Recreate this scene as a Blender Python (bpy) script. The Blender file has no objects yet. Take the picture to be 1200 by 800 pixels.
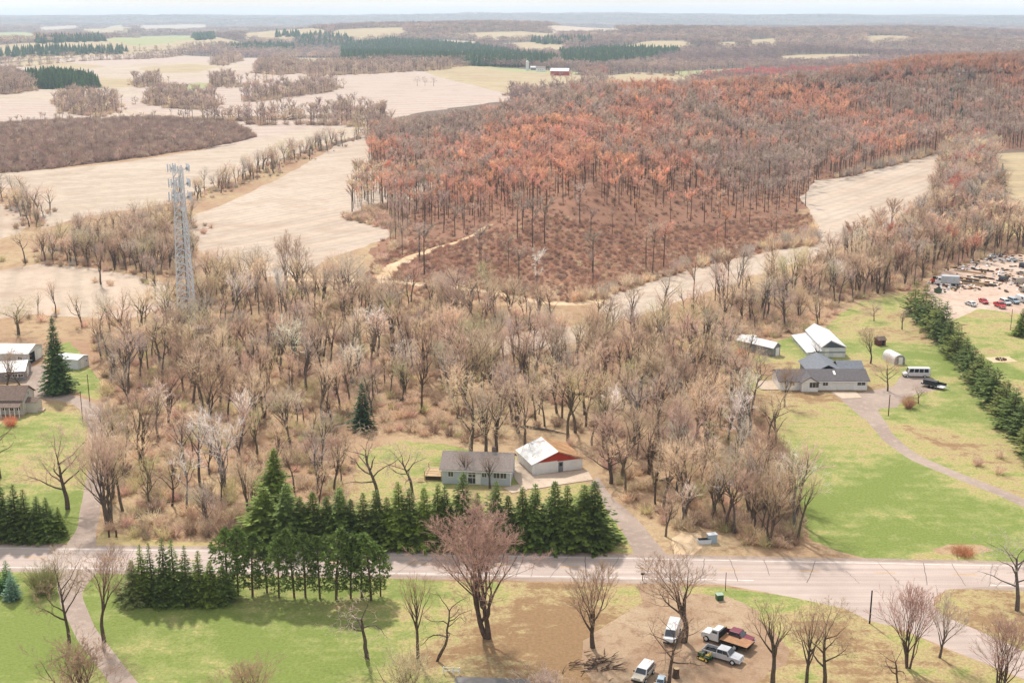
import bpy, math, random
import numpy as np
from mathutils import Vector, Matrix, Euler
from mathutils.geometry import delaunay_2d_cdt

# ------------------------------------------------------------------ camera, sky, sun, exposure
SC = bpy.context.scene
COL = SC.collection
R = math.radians
FPX, HC, PIT = 1460.0, 84.0, R(14.7)           # focal length in photo pixels, height, pitch
cam = bpy.data.cameras.new('camera')
cam.sensor_width = 36.0
cam.lens = 36.0 * FPX / 1200.0
cam.clip_start, cam.clip_end = 1.0, 60000.0
camo = bpy.data.objects.new('camera', cam); COL.objects.link(camo)
camo.location = (0, 0, HC); camo.rotation_euler = (R(90) - PIT, 0, 0)
SC.camera = camo

SUN_EL, SUN_AZ = R(50), R(-20)                  # azimuth from +Y, positive towards +X
sun_dir = Vector((math.sin(SUN_AZ) * math.cos(SUN_EL), math.cos(SUN_AZ) * math.cos(SUN_EL), math.sin(SUN_EL)))
W = bpy.data.worlds.new('World'); SC.world = W; W.use_nodes = True
nt = W.node_tree; nt.nodes.clear()
out = nt.nodes.new('ShaderNodeOutputWorld'); bg = nt.nodes.new('ShaderNodeBackground')
sky = nt.nodes.new('ShaderNodeTexSky'); sky.sky_type = 'NISHITA'; sky.sun_disc = False
sky.sun_elevation = SUN_EL; sky.sun_rotation = SUN_AZ
sky.air_density = 1.0; sky.dust_density = 2.0; sky.ozone_density = 1.0; sky.altitude = 300
tc = nt.nodes.new('ShaderNodeTexCoord'); mp = nt.nodes.new('ShaderNodeMapping'); mp.inputs['Scale'].default_value = (1, 1, 5)
nz = nt.nodes.new('ShaderNodeTexNoise'); nz.inputs['Scale'].default_value = 2.2; nz.inputs['Detail'].default_value = 7
cr = nt.nodes.new('ShaderNodeMapRange'); cr.inputs[1].default_value = .36; cr.inputs[2].default_value = .62
cr.inputs[3].default_value = .58; cr.inputs[4].default_value = .97
mx = nt.nodes.new('ShaderNodeMix'); mx.data_type = 'RGBA'
mx.inputs['B'].default_value = (9.5, 9.5, 9.6, 1)   # thin high overcast
L = nt.links.new
L(tc.outputs['Generated'], mp.inputs[0]); L(mp.outputs[0], nz.inputs['Vector']); L(nz.outputs['Fac'], cr.inputs[0])
L(cr.outputs[0], mx.inputs['Factor']); L(sky.outputs[0], mx.inputs['A']); L(mx.outputs['Result'], bg.inputs[0])
bg.inputs[1].default_value = 0.075
L(bg.outputs[0], out.inputs[0])
sl = bpy.data.lights.new('sun', 'SUN'); sl.energy = 3.1; sl.angle = R(3.0); sl.color = (1.0, .95, .87)
so = bpy.data.objects.new('sun', sl); COL.objects.link(so)
so.rotation_euler = (-sun_dir).to_track_quat('-Z', 'Y').to_euler(); so.location = (0, 0, 400)
SC.view_settings.view_transform = 'Standard'; SC.view_settings.look = 'None'
SC.view_settings.gamma = 1.0; SC.view_settings.use_curve_mapping = False
SC.view_settings.exposure = 0.76
SC.render.engine = 'CYCLES'
cy = SC.cycles
cy.max_bounces = 5; cy.diffuse_bounces = 3; cy.glossy_bounces = 2; cy.transmission_bounces = 2
cy.volume_bounces = 0; cy.transparent_max_bounces = 8; cy.use_denoising = True
cy.caustics_reflective = False; cy.caustics_refractive = False
random.seed(7)
RNG = np.random.default_rng(11)

# ------------------------------------------------------------------ terrain and pixel -> place
def sstep(a, b, x):
    t = np.clip((x - a) / (b - a), 0, 1); return t * t * (3 - 2 * t)
HILL = np.array([(-48, 402), (28, 388), (70, 426), (98, 458), (128, 545), (152, 612), (188, 676), (265, 782), (420, 860), (700, 900),
                 (1000, 1100), (900, 1750), (520, 1700), (330, 1400), (220, 1200), (110, 1060), (20, 960), (-60, 905), (-104, 850), (-88, 690), (-62, 580), (-52, 500)], float)
def inpoly(poly, x, y):
    x = np.asarray(x, float); y = np.asarray(y, float); c = np.zeros(x.shape, bool)
    n = len(poly)
    for i in range(n):
        x1, y1 = poly[i]; x2, y2 = poly[(i + 1) % n]
        if y1 == y2: continue
        c ^= ((y1 > y) != (y2 > y)) & (x < (x2 - x1) * (y - y1) / (y2 - y1) + x1)
    return c
def pdist(poly, x, y):
    d = np.full(np.shape(x), 1e9)
    for i in range(len(poly)):
        a = poly[i]; b = poly[(i + 1) % len(poly)]; ab = b - a
        t = np.clip(((x - a[0]) * ab[0] + (y - a[1]) * ab[1]) / (ab @ ab), 0, 1)
        d = np.minimum(d, np.hypot(x - a[0] - t * ab[0], y - a[1] - t * ab[1]))
    return d
def terr(x, y):
    x = np.atleast_1d(np.asarray(x, float)); y = np.atleast_1d(np.asarray(y, float))
    z = .35 * np.sin(x / 31 + .7) * np.sin(y / 37 + 1.1) * sstep(215, 330, y)
    ins = inpoly(HILL, x, y); d = pdist(HILL, x, y) * ins
    z = z + 31 * sstep(0, 185, d) * (1 + .12 * np.sin(x / 57 + 1) + .1 * np.sin(y / 71))
    r = np.hypot(x, y)
    z = z + sstep(450, 900, r) * 2.2 * (np.sin(x / 130 + .5) * np.sin(y / 170 + .3) + .6 * np.sin(x / 83 + y / 140))
    far = sstep(1300, 3200, r)
    z = z + far * (10 * np.sin(x / 520 + 2.1) * np.sin(y / 610 + .4) + 8 * np.sin(x / 300 - y / 420 + 1.3) + 4 * np.sin(x / 170 + y / 230))
    z = z + np.exp(-((r - 4300) / 1000) ** 2) * (26 + 15 * np.sin(x / 610 + .8) + 8 * np.sin(x / 270 + y / 500))
    z = z + sstep(9500, 12000, r) * (60 + 14 * np.sin(x / 1900 + 1.2) + 7 * np.sin(x / 760 + .4))
    return z
def tz(x, y): return float(terr(x, y)[0])
CP, SP = math.cos(PIT), math.sin(PIT)
def ray(u, v):
    a = (u - 600) / FPX; b = (400 - v) / FPX
    return np.array((a, b * SP + CP, b * CP - SP))
def G(u, v):
    """the place on the terrain that the photograph shows at pixel u, v"""
    d = ray(u, v); ts = 60 * 1.012 ** np.arange(0, 470)
    p = d[None, :] * ts[:, None]; z = HC + p[:, 2] - terr(p[:, 0], p[:, 1])
    k = int(np.argmax(z < 0))
    if z[k] >= 0: k = len(ts) - 1
    a, b = ts[max(k - 1, 0)], ts[k]
    for _ in range(2):
        tt = np.linspace(a, b, 40); q = d[None, :] * tt[:, None]; zz = HC + q[:, 2] - terr(q[:, 0], q[:, 1])
        j = int(np.argmax(zz < 0)) or 39; a, b = tt[j - 1], tt[j]
    q = d * b
    return float(q[0]), float(q[1]), tz(q[0], q[1])
def GP(uvs): return [G(u, v)[:2] for u, v in uvs]
def up_to(p, v):
    """height above p at which pixel row v is reached"""
    k = (400 - v) / FPX                          # vertical slope in the camera
    y = p[1]                                     # depth = y*CP - dz*SP ; upc = y*SP + dz*CP
    dz = (k * y * CP - y * SP) / (CP + k * SP)
    return HC + dz - p[2]
def mpp(p):
    """metres per photo pixel at p"""
    return (p[1] * CP + (HC - p[2]) * SP) / FPX

# ------------------------------------------------------------------ helpers
def lin(r, g, b, k=1.0):
    f = lambda c: ((c / 255 + .055) / 1.055) ** 2.4 if c > 10 else c / 255 / 12.92
    return (f(r) * k, f(g) * k, f(b) * k, 1)
class MB:
    def __init__(s): s.v = []; s.f = []; s.m = []
    def add(s, vs, fs, m=0):
        o = len(s.v); s.v += [tuple(p) for p in vs]; s.f += [tuple(i + o for i in f) for f in fs]; s.m += [m] * len(fs)
    def box(s, c, d, rz=0, m=0, rx=0, ry=0):
        M = Euler((rx, ry, rz)).to_matrix(); c = Vector(c)
        vs = [c + M @ Vector((i * d[0] / 2, j * d[1] / 2, k * d[2] / 2)) for i in (-1, 1) for j in (-1, 1) for k in (-1, 1)]
        s.add(vs, [(0, 1, 3, 2), (4, 6, 7, 5), (0, 4, 5, 1), (2, 3, 7, 6), (0, 2, 6, 4), (1, 5, 7, 3)], m); return s
    def tube(s, pts, rs, n=5, m=0, cap=False):
        P = [Vector(p) for p in pts]; o = []; prev = None
        vs = []; fs = []
        for i, p in enumerate(P):
            d = (P[min(i + 1, len(P) - 1)] - P[max(i - 1, 0)]).normalized()
            ref = Vector((0, 0, 1)) if abs(d.z) < .9 else Vector((1, 0, 0))
            a = d.cross(ref).normalized(); b = d.cross(a)
            for k in range(n):
                t = 2 * math.pi * k / n; vs.append(p + (a * math.cos(t) + b * math.sin(t)) * rs[i])
        for i in range(len(P) - 1):
            for k in range(n):
                k2 = (k + 1) % n; fs.append((i * n + k, i * n + k2, (i + 1) * n + k2, (i + 1) * n + k))
        if cap:
            fs.append(tuple(range(n))[::-1]); fs.append(tuple((len(P) - 1) * n + k for k in range(n)))
        s.add(vs, fs, m); return s
    def prof(s, pts, y0, y1, m=0, taper=None):
        """outline in x, z swept from y0 to y1; taper(z) scales the half width"""
        n = len(pts); t = taper or (lambda x, z: 1)
        vs = [(x, y0 * t(x, z), z) for x, z in pts] + [(x, y1 * t(x, z), z) for x, z in pts]
        fs = [(i, i + n, (i + 1) % n + n, (i + 1) % n) for i in range(n)] + [tuple(range(n)), tuple(range(2 * n - 1, n - 1, -1))]
        s.add(vs, fs, m); return s
    def mesh(s, name, mats):
        me = bpy.data.meshes.new(name); me.from_pydata(s.v, [], s.f)
        for m in (mats if isinstance(mats, (list, tuple)) else [mats]): me.materials.append(m)
        if any(s.m): me.polygons.foreach_set('material_index', s.m)
        me.update(); return me
def obj(name, data, parent=None, loc=None, rz=0):
    o = bpy.data.objects.new(name, data); COL.objects.link(o)
    if parent: o.parent = parent
    if loc is not None: o.location = loc
    if rz: o.rotation_euler = (0, 0, rz)
    return o
def part(name, mb, mats, parent, smooth=False, bevel=0):
    me = mb.mesh(name, mats)
    o = obj(name, me, parent)
    if smooth: me.shade_smooth()
    if bevel:
        b = o.modifiers.new('bevel', 'BEVEL'); b.width = bevel; b.segments = 2; b.limit_method = 'ANGLE'
    return o
def tag(o, label, cat=None, group=None, kind=None):
    o['label'] = label
    if cat: o['category'] = cat
    if group: o['group'] = group
    if kind: o['kind'] = kind
    return o
def thing(name, label, cat, loc, rz=0, group=None):
    return tag(obj(name, None, None, loc, rz), label, cat, group)

# ------------------------------------------------------------------ materials
MATS = {}
class NM:
    """a small node-material builder"""
    def __init__(s, name, rough=.9, spec=.2):
        m = bpy.data.materials.new(name); m.use_nodes = True; s.mat = m; s.t = m.node_tree
        s.b = s.t.nodes['Principled BSDF']; s.b.inputs['Roughness'].default_value = rough
        s.b.inputs['Specular IOR Level'].default_value = spec
    def n(s, typ, **kw):
        nd = s.t.nodes.new(typ)
        for k, v in kw.items():
            if k.startswith('i_'): nd.inputs[k[2:].replace('_', ' ')].default_value = v
            else: setattr(nd, k, v)
        return nd
    def l(s, a, b): s.t.links.new(a, b)
    def coord(s, scale=1, rot=0, obj=True):
        c = s.n('ShaderNodeTexCoord'); mp = s.n('ShaderNodeMapping')
        mp.inputs['Scale'].default_value = scale if isinstance(scale, tuple) else (scale,) * 3
        mp.inputs['Rotation'].default_value = (0, 0, rot)
        s.l(c.outputs['Object'], mp.inputs[0]); return mp.outputs[0]
    def noise(s, vec, scale, detail=5, rough=.55, dist=0):
        n = s.n('ShaderNodeTexNoise', i_Scale=scale, i_Detail=detail, i_Roughness=rough, i_Distortion=dist)
        s.l(vec, n.inputs['Vector']); return n.outputs['Fac']
    def rng(s, x, a, b, c=0, d=1):
        n = s.n('ShaderNodeMapRange')
        for i, q in enumerate((a, b, c, d)): n.inputs[i + 1].default_value = q
        s.l(x, n.inputs[0]); return n.outputs[0]
    def mix(s, f, a, b, mode='MIX'):
        n = s.n('ShaderNodeMix', data_type='RGBA', blend_type=mode)
        for k, q in (('Factor', f), ('A', a), ('B', b)):
            if hasattr(q, 'links'): s.l(q, n.inputs[k])
            else: n.inputs[k].default_value = q
        return n.outputs['Result']
    def math(s, op, a, b=None):
        n = s.n('ShaderNodeMath', operation=op)
        for i, q in enumerate((a, b)):
            if q is None: continue
            if hasattr(q, 'links'): s.l(q, n.inputs[i])
            else: n.inputs[i].default_value = q
        return n.outputs[0]
    def attr(s, name, typ='GEOMETRY'):
        return s.n('ShaderNodeAttribute', attribute_name=name, attribute_type=typ)
    def bump(s, h, strength=.4, dist=.1):
        n = s.n('ShaderNodeBump', i_Strength=strength, i_Distance=dist); s.l(h, n.inputs['Height']); s.l(n.outputs[0], s.b.inputs['Normal'])
    def out(s, c):
        if hasattr(c, 'links'): s.l(c, s.b.inputs['Base Color'])
        else: s.b.inputs['Base Color'].default_value = c
        return s.mat

def plain(name, c, rough=.8, spec=.3, var=.12, scale=1.5, metal=0):
    """paint or siding with slight unevenness"""
    if name in MATS: return MATS[name]
    q = NM(name, rough, spec); v = q.coord()
    f = q.noise(v, scale, 6, .65)
    d = tuple(x * (1 - var * 2) for x in c[:3]) + (1,); e = tuple(min(1, x * (1 + var * .5)) for x in c[:3]) + (1,)
    q.out(q.mix(q.rng(f, .3, .7), d, e)); q.b.inputs['Metallic'].default_value = metal
    MATS[name] = q.mat; return q.mat

def ground_mat(name, cols, s1=.03, s2=.35, s3=2.5, bump=.5):
    """litter, dirt or dry grass: three colours in patches, clumps and fine speckle"""
    q = NM(name, .95, .1); v = q.coord()
    a = q.noise(v, s1, 6, .6, .4); b = q.noise(v, s2, 6, .7); c = q.noise(v, s3, 4, .7)
    base = q.mix(q.rng(a, .38, .62), cols[0], cols[1])
    base = q.mix(q.rng(b, .5, .72), base, cols[2])
    base = q.mix(q.rng(c, .35, .7, 0, .55), base, tuple(x * .62 for x in cols[0][:3]) + (1,))
    q.bump(b, bump, .25)
    return q.out(base)

def grass_mat(name):
    q = NM(name, .95, .1); v = q.coord()
    dry = q.attr('dry').outputs['Fac']
    a = q.noise(v, .045, 7, .62, .8); b = q.noise(v, .4, 6, .7); c = q.noise(v, 2.2, 5, .75)
    st = q.noise(q.coord((.05, .5, 1), R(14)), 1.0, 4, .6)
    f = q.math('ADD', q.math('ADD', dry, q.math('MULTIPLY', q.math('SUBTRACT', a, .5), 2.7)), q.math('MULTIPLY', q.math('SUBTRACT', b, .5), 1.5))
    f = q.math('ADD', f, q.math('MULTIPLY', q.math('SUBTRACT', st, .5), .7))
    n = q.n('ShaderNodeValToRGB'); q.l(f, n.inputs[0]); e = n.color_ramp.elements
    e[0].position = .0; e[0].color = lin(142, 160, 82, .68)
    e[1].position = .32; e[1].color = lin(172, 178, 108, .68)
    for p, cc in ((.52, lin(200, 188, 126, .70)), (.75, lin(208, 182, 138, .68)), (.98, lin(182, 142, 110, .62))):
        x = e.new(p); x.color = cc
    col = q.mix(q.rng(c, .36, .66, 0, .6), n.outputs[0], lin(112, 112, 62, .6))
    q.bump(c, .5, .12)
    return q.out(col)

def field_mat(name, c0, c1, rot, row=.9, warp=.012):
    q = NM(name, .95, .1); v = q.coord(1, rot)
    wv = q.n('ShaderNodeTexWave', wave_type='BANDS', bands_direction='X', i_Scale=.055 / row, i_Distortion=5.0, i_Detail=3.0)
    wv.inputs['Detail Scale'].default_value = .25; q.l(v, wv.inputs['Vector'])
    w2 = q.n('ShaderNodeTexWave', wave_type='BANDS', bands_direction='X', i_Scale=.016 / row, i_Distortion=7.0, i_Detail=2.0)
    w2.inputs['Detail Scale'].default_value = .1; q.l(v, w2.inputs['Vector'])
    a = q.noise(q.coord(), .012, 6, .6, .6); b = q.noise(q.coord(), .25, 6, .72)
    base = q.mix(q.rng(a, .35, .65), c0, c1)
    base = q.mix(q.math('MULTIPLY', q.rng(wv.outputs['Fac'], .3, .9), .3), base, tuple(x * .62 for x in c0[:3]) + (1,))
    base = q.mix(q.math('MULTIPLY', q.rng(w2.outputs['Fac'], .55, .95), .5), base, tuple(min(1, x * 1.25) for x in c1[:3]) + (1,))
    base = q.mix(q.rng(b, .46, .72, 0, .5), base, tuple(x * .66 for x in c1[:3]) + (1,))
    base = q.mix(q.rng(q.noise(q.coord(), .035, 5, .6, 1.0), .5, .72, 0, .55), base, tuple(x * y for x, y in zip(c1[:3], (.74, .66, .6))) + (1,))
    q.bump(b, .3, .2)
    return q.out(base)

def tint_mat(name, k=1.0, rough=.9, spec=.15, mixc=None, mixf=0, nscale=.9, var=.35, trans=0):
    """bark, twig or needle colour taken from each tree's own tint"""
    q = NM(name, rough, spec); t = q.attr('tint', 'INSTANCER').outputs['Color']
    v = q.coord(); f = q.noise(v, nscale, 4, .6)
    c = q.mix(1.0, t, (k, k, k, 1), 'MULTIPLY')
    if mixc: c = q.mix(mixf, c, mixc)
    hi = q.mix(1.0, c, (1 + var,) * 3 + (1,), 'MULTIPLY'); lo = q.mix(1.0, c, (1 - var,) * 3 + (1,), 'MULTIPLY')
    fin = q.mix(q.rng(f, .3, .7), lo, hi); q.out(fin)
    if trans:
        tl = q.n('ShaderNodeBsdfTranslucent'); q.l(fin, tl.inputs[0]); ms = q.n('ShaderNodeMixShader'); ms.inputs[0].default_value = trans
        o = q.t.nodes['Material Output']; q.l(q.b.outputs[0], ms.inputs[1]); q.l(tl.outputs[0], ms.inputs[2]); q.l(ms.outputs[0], o.inputs[0])
    return q.mat

M_TWIG = tint_mat('twigs', 2.05, trans=.4)
M_BARK = tint_mat('bark', .5, mixc=lin(96, 84, 76, .7), mixf=.5, nscale=2.5)
M_NEEDLE = tint_mat('needles', 2.35, .75, .25, nscale=.8, var=.45, trans=.25)
M_CBARK = plain('conifer_bark', lin(120, 92, 74, .6))
M_LAWN = grass_mat('lawn_grass')
M_LITTER = ground_mat('leaf_litter', (lin(184, 148, 118, .7), lin(202, 178, 140, .72), lin(154, 114, 88, .68)))
M_HILLF = ground_mat('hill_litter', (lin(164, 122, 100, .64), lin(182, 138, 112, .64), lin(140, 106, 90, .62)), .02, .2, 1.6)
M_FARF = ground_mat('far_floor', (lin(128, 112, 102, .6), lin(150, 128, 110, .6), lin(112, 100, 96, .6)), .004, .05, .4, .2)
M_BRUSHF = ground_mat('brush_floor', (lin(120, 92, 80, .6), lin(138, 106, 90, .6), lin(104, 82, 74, .6)), .02, .2, 1.5)
M_DIRT = ground_mat('bare_dirt', (lin(180, 148, 120, .66), lin(204, 180, 150, .7), lin(158, 120, 92, .62)), .07, .45, 3)
M_YARD = ground_mat('pale_yard_dirt', (lin(216, 186, 166, .68), lin(228, 206, 188, .72), lin(196, 160, 136, .64)), .06, .35, 2.5)
M_GRAVEL = ground_mat('gravel', (lin(190, 170, 156, .72), lin(172, 152, 140, .7), lin(204, 186, 170, .74)), .06, .7, 5)
M_SAND = ground_mat('sand', (lin(232, 206, 172, .78), lin(220, 188, 150, .76), lin(206, 166, 126, .74)), .06, .6, 4)
M_DRYG = ground_mat('dry_grass', (lin(206, 182, 132, .72), lin(190, 176, 118, .7), lin(176, 150, 104, .7)), .05, .4, 2.5)
M_PALEG = ground_mat('pale_pasture', (lin(196, 196, 146, .6), lin(182, 190, 130, .6), lin(204, 190, 148, .6)), .006, .08, .6)
# ------------------------------------------------------------------ the ground and everything laid on it
def hsh(x, y): return math.sin(x * 12.9898 + y * 78.233) * 43758.5453 % 1.0
def wob(x, y, s):
    return (math.sin(x / s * 1.7 + y / s * .9) + math.sin(x / s * .63 - y / s * 1.9 + 1.7) * .8 + math.sin(x / s * 3.3 + y / s * 2.7 + .4) * .5) / 2.3
def rough_poly(pts, amp=.6, step=None):
    """closed outline resampled and given an uneven edge"""
    o = []
    for i, (x1, y1) in enumerate(pts):
        x2, y2 = pts[(i + 1) % len(pts)]; d = math.hypot(x2 - x1, y2 - y1)
        s = step or max(1.5, math.hypot(x1, y1) * .006); n = max(1, int(d / s))
        for k in range(n):
            t = k / n; x = x1 + (x2 - x1) * t; y = y1 + (y2 - y1) * t; nx, ny = -(y2 - y1) / max(d, 1e-6), (x2 - x1) / max(d, 1e-6)
            w = amp * (wob(x, y, 6 * max(1, s / 2)) + .5 * (hsh(x, y) - .5)) if amp else 0
            o.append((x + nx * w, y + ny * w))
    return o
def smooth_line(pts, n=6):
    P = [Vector(p) for p in pts]; o = []
    for i in range(len(P) - 1):
        p0 = P[max(i - 1, 0)]; p1 = P[i]; p2 = P[i + 1]; p3 = P[min(i + 2, len(P) - 1)]
        for k in range(n):
            t = k / n
            o.append(.5 * ((2 * p1) + (p2 - p0) * t + (2 * p0 - 5 * p1 + 4 * p2 - p3) * t * t + (3 * p1 - p0 - 3 * p2 + p3) * t ** 3))
    o.append(P[-1]); return o
def strip(pts, w, amp=0, n=6):
    """outline of a track along pts; w is a width or a list of widths"""
    P = smooth_line(pts, n); ws = [w] * len(P) if not isinstance(w, (list, tuple)) else list(np.interp(np.linspace(0, 1, len(P)), np.linspace(0, 1, len(w)), w))
    a, b = [], []
    for i, p in enumerate(P):
        d = (P[min(i + 1, len(P) - 1)] - P[max(i - 1, 0)]).normalized(); nn = Vector((-d.y, d.x))
        q = ws[i] / 2; j = amp * wob(p.x, p.y, 4); j2 = amp * wob(p.x + 9, p.y, 4)
        a.append(tuple(p + nn * (q + j))); b.append(tuple(p - nn * (q + j2)))
    return a + b[::-1]

road_line = [Vector(G(u, v)[:2]) for u, v in ((-60, 652), (120, 654.5), (300, 657), (450, 659.5), (640, 663.3), (860, 667.6), (1140, 673), (1290, 676))]
ROAD = [tuple(p) for p in road_line]
COVER = []                                       # (name, material, outline, raise) painted in this order
def cover(name, mat, poly, amp=.6, dz=0, step=None): COVER.append((name, mat, rough_poly(poly, amp, step) if amp is not None else poly, dz))
F_TAN = field_mat('stubble_tan', lin(222, 204, 184, .64), lin(208, 188, 168, .61), R(60), 1.0)
F_TAN2 = field_mat('stubble_warm', lin(222, 202, 180, .64), lin(212, 188, 168, .61), R(-20), 1.2)
F_PINK = field_mat('stubble_pink', lin(216, 198, 184, .61), lin(206, 184, 170, .68), R(80), 1.5)
F_YEL = field_mat('stubble_yellow', lin(222, 202, 164, .56), lin(212, 188, 150, .54), R(85), 2.0)
F_CURV = field_mat('stubble_contour', lin(224, 206, 188, .64), lin(210, 188, 168, .61), R(35), .9)
# far open land, left half
cover('field', F_PINK, GP([(-60, 150), (-60, 78), (60, 70), (180, 62), (300, 68), (400, 74), (470, 80), (520, 88), (600, 108), (600, 118), (520, 128), (450, 140), (440, 160), (300, 168), (-60, 200)]), 4)
cover('field', F_YEL, GP([(-40, 56), (60, 50), (130, 46), (200, 44), (290, 52), (230, 60), (120, 66), (20, 72), (-40, 74)]), 6)
cover('pasture', M_PALEG, GP([(125, 47), (165, 43), (225, 42), (232, 46), (190, 52), (160, 54)]), 6)
cover('pasture', M_PALEG, GP([(-40, 39), (30, 38), (55, 40), (40, 46), (-40, 48)]), 8)
cover('field', F_YEL, GP([(8, 74), (60, 70), (120, 77), (155, 92), (175, 101), (140, 103), (60, 101), (105, 95), (60, 84)]), 3)
cover('field', F_TAN, GP([(-40, 104), (60, 100), (150, 104), (168, 112), (110, 117), (-40, 120)]), 2)
cover('field', F_PINK, GP([(-40, 122), (60, 120), (82, 124), (98, 134), (84, 142), (-40, 150)]), 2)
cover('field', F_PINK, GP([(250, 108), (300, 96), (380, 85), (450, 85), (510, 90), (595, 110), (592, 119), (520, 126), (450, 134), (400, 130), (300, 131), (268, 126)]), 2)
cover('field', F_TAN, GP([(60, 84), (140, 77), (250, 72), (300, 78), (255, 90), (190, 95), (130, 92)]), 3)
cover('field', F_YEL, GP([(160, 80), (220, 75), (262, 78), (232, 85), (180, 86)]), 3)
cover('pasture', M_PALEG, GP([(192, 103), (230, 97), (252, 98), (240, 104), (205, 107)]), 2)
cover('field', F_TAN2, GP([(100, 128), (160, 130), (215, 134), (290, 134), (300, 140), (200, 140), (110, 139)]), 2)
cover('field', F_YEL, GP([(330, 66), (400, 70), (460, 76), (420, 80), (350, 76)]), 3)
cover('field', F_YEL, GP([(488, 80), (555, 76), (600, 82), (690, 89), (700, 97), (690, 106), (640, 112), (596, 110), (550, 99), (512, 90)]), 2)
cover('pasture', M_PALEG, GP([(560, 79), (600, 80), (680, 85), (670, 88), (600, 84)]), 2)
cover('field', F_YEL, GP([(698, 90), (750, 85), (800, 88), (860, 82), (866, 86), (820, 95), (790, 106), (690, 110)]), 2)
cover('pasture', M_PALEG, GP([(790, 84), (868, 80), (880, 84), (860, 89), (805, 92)]), 2)
cover('field', F_YEL, GP([(722, 56), (768, 48), (802, 48), (812, 54), (790, 62), (730, 66)]), 8)
cover('field', F_YEL, GP([(585, 51), (640, 49), (664, 54), (660, 63), (615, 62)]), 8)
cover('field', F_YEL, GP([(395, 35), (440, 33), (470, 32.5), (476, 41), (430, 47), (388, 47)]), 10)
cover('field', F_YEL, GP([(535, 40), (610, 37), (655, 40), (648, 46), (565, 47)]), 10)
cover('field', F_YEL, GP([(874, 47), (907, 45), (912, 54), (880, 57)]), 8)
cover('field', F_YEL, GP([(912, 66), (1020, 64), (1036, 68), (970, 74), (914, 75)]), 5)
cover('field', F_YEL, GP([(92, 35), (140, 29.5), (156, 33), (150, 39), (105, 41)]), 10)
cover('field', F_YEL, GP([(290, 37), (380, 35), (388, 43), (330, 49), (285, 46)]), 10)
cover('field', F_YEL, GP([(840, 50), (862, 49), (866, 56), (842, 58)]), 8)
cover('field', F_TAN, GP([(40, 32), (90, 30), (96, 35), (50, 38)]), 12)
cover('field', F_TAN, GP([(470, 52), (520, 47), (560, 49), (555, 56), (500, 60)]), 8)
cover('field', F_YEL, GP([(1010, 44), (1060, 42), (1070, 48), (1020, 51)]), 8)
cover('field', F_TAN, GP([(640, 33), (720, 32), (726, 38), (650, 40)]), 12)
cover('field', F_TAN, GP([(160, 30), (240, 29), (246, 35), (170, 37)]), 12)
# the wooded hill
cover('wood_floor', M_HILLF, [tuple(p) for p in HILL], 4)
# middle distance
cover('field', F_TAN, GP([(-40, 206), (60, 199), (150, 190), (240, 176), (310, 162), (360, 151), (420, 148), (434, 158), (402, 164), (345, 182), (300, 199), (240, 222), (215, 236), (150, 246), (90, 256), (50, 268), (42, 238), (20, 222), (-40, 216)]), 1.2)
cover('field', F_TAN2, GP([(-40, 236), (18, 240), (34, 250), (36, 262), (22, 274), (-40, 292)]), 1)
cover('thicket_floor', M_BRUSHF, GP([(-40, 150), (70, 142), (180, 138), (270, 144), (302, 161), (230, 176), (130, 190), (20, 202), (-40, 206)]), 1.5)
cover('field', F_CURV, GP([(222, 255), (270, 236), (330, 208), (372, 184), (395, 170), (432, 160), (436, 182), (430, 200), (470, 204), (522, 212), (505, 230), (452, 240), (400, 254), (430, 262), (455, 269), (458, 276), (430, 288), (385, 303), (350, 322), (300, 326), (236, 296)]), 1.0)
cover('field', F_TAN2, GP([(-30, 322), (45, 309), (110, 314), (170, 325), (198, 334), (198, 358), (150, 374), (100, 372), (50, 368), (-30, 376)]), 1.0)
cover('field', F_CURV, GP([(700, 366), (716, 346), (800, 319), (870, 301), (905, 294), (962, 286), (952, 252), (938, 232), (956, 212), (1000, 206), (1060, 191), (1098, 181), (1100, 210), (1086, 236), (1050, 262), (985, 288), (950, 303), (880, 324), (820, 346), (760, 366), (720, 378)]), 1.0)
cover('field', F_TAN2, GP([(560, 398), (620, 388), (680, 380), (704, 386), (655, 408), (592, 416)]), 1.0)
cover('field', F_YEL, GP([(1168, 180), (1260, 176), (1260, 276), (1190, 274), (1170, 230)]), 1.2)
cover('field', M_DRYG, GP([(1085, 276), (1150, 262), (1185, 258), (1240, 262), (1240, 276), (1150, 278), (1090, 290)]), 1.0)
cover('track', M_SAND, strip(GP([(330, 328), (400, 328), (450, 330), (520, 336), (570, 342), (610, 350), (660, 356), (712, 352)]), 4.2, .6), None)
cover('track', M_SAND, strip(GP([(444, 327), (462, 312), (484, 301), (510, 291), (545, 280), (575, 263)]), [7, 5.5, 3.5, 2.5], .9), None)
# lawns and yards
cover('lawn', M_LAWN, GP([(872, 452), (878, 424), (895, 405), (930, 394), (962, 398), (968, 384), (985, 366), (1022, 350), (1058, 342), (1066, 356), (1104, 404), (1150, 468), (1200, 524), (1290, 600), (1290, 668), (1180, 662.5), (1020, 655), (975, 646), (950, 634), (938, 600), (926, 560), (916, 520), (900, 480)]), 1.0)
cover('lawn', M_LAWN, GP([(1104, 372), (1140, 361), (1175, 358), (1300, 372), (1300, 590), (1206, 520), (1150, 462), (1110, 404)]), .8)
cover('mulch_bed', M_DRYG, GP([(1062, 344), (1078, 374), (1106, 410), (1150, 468), (1200, 524), (1260, 590), (1290, 590), (1225, 520), (1150, 448), (1090, 368), (1078, 338)]), .7)
cover('dirt_lot', M_YARD, GP([(1088, 332), (1100, 318), (1140, 308), (1165, 300), (1290, 292), (1290, 372), (1200, 368), (1150, 362), (1118, 374), (1104, 384), (1092, 362)]), .8)
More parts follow.
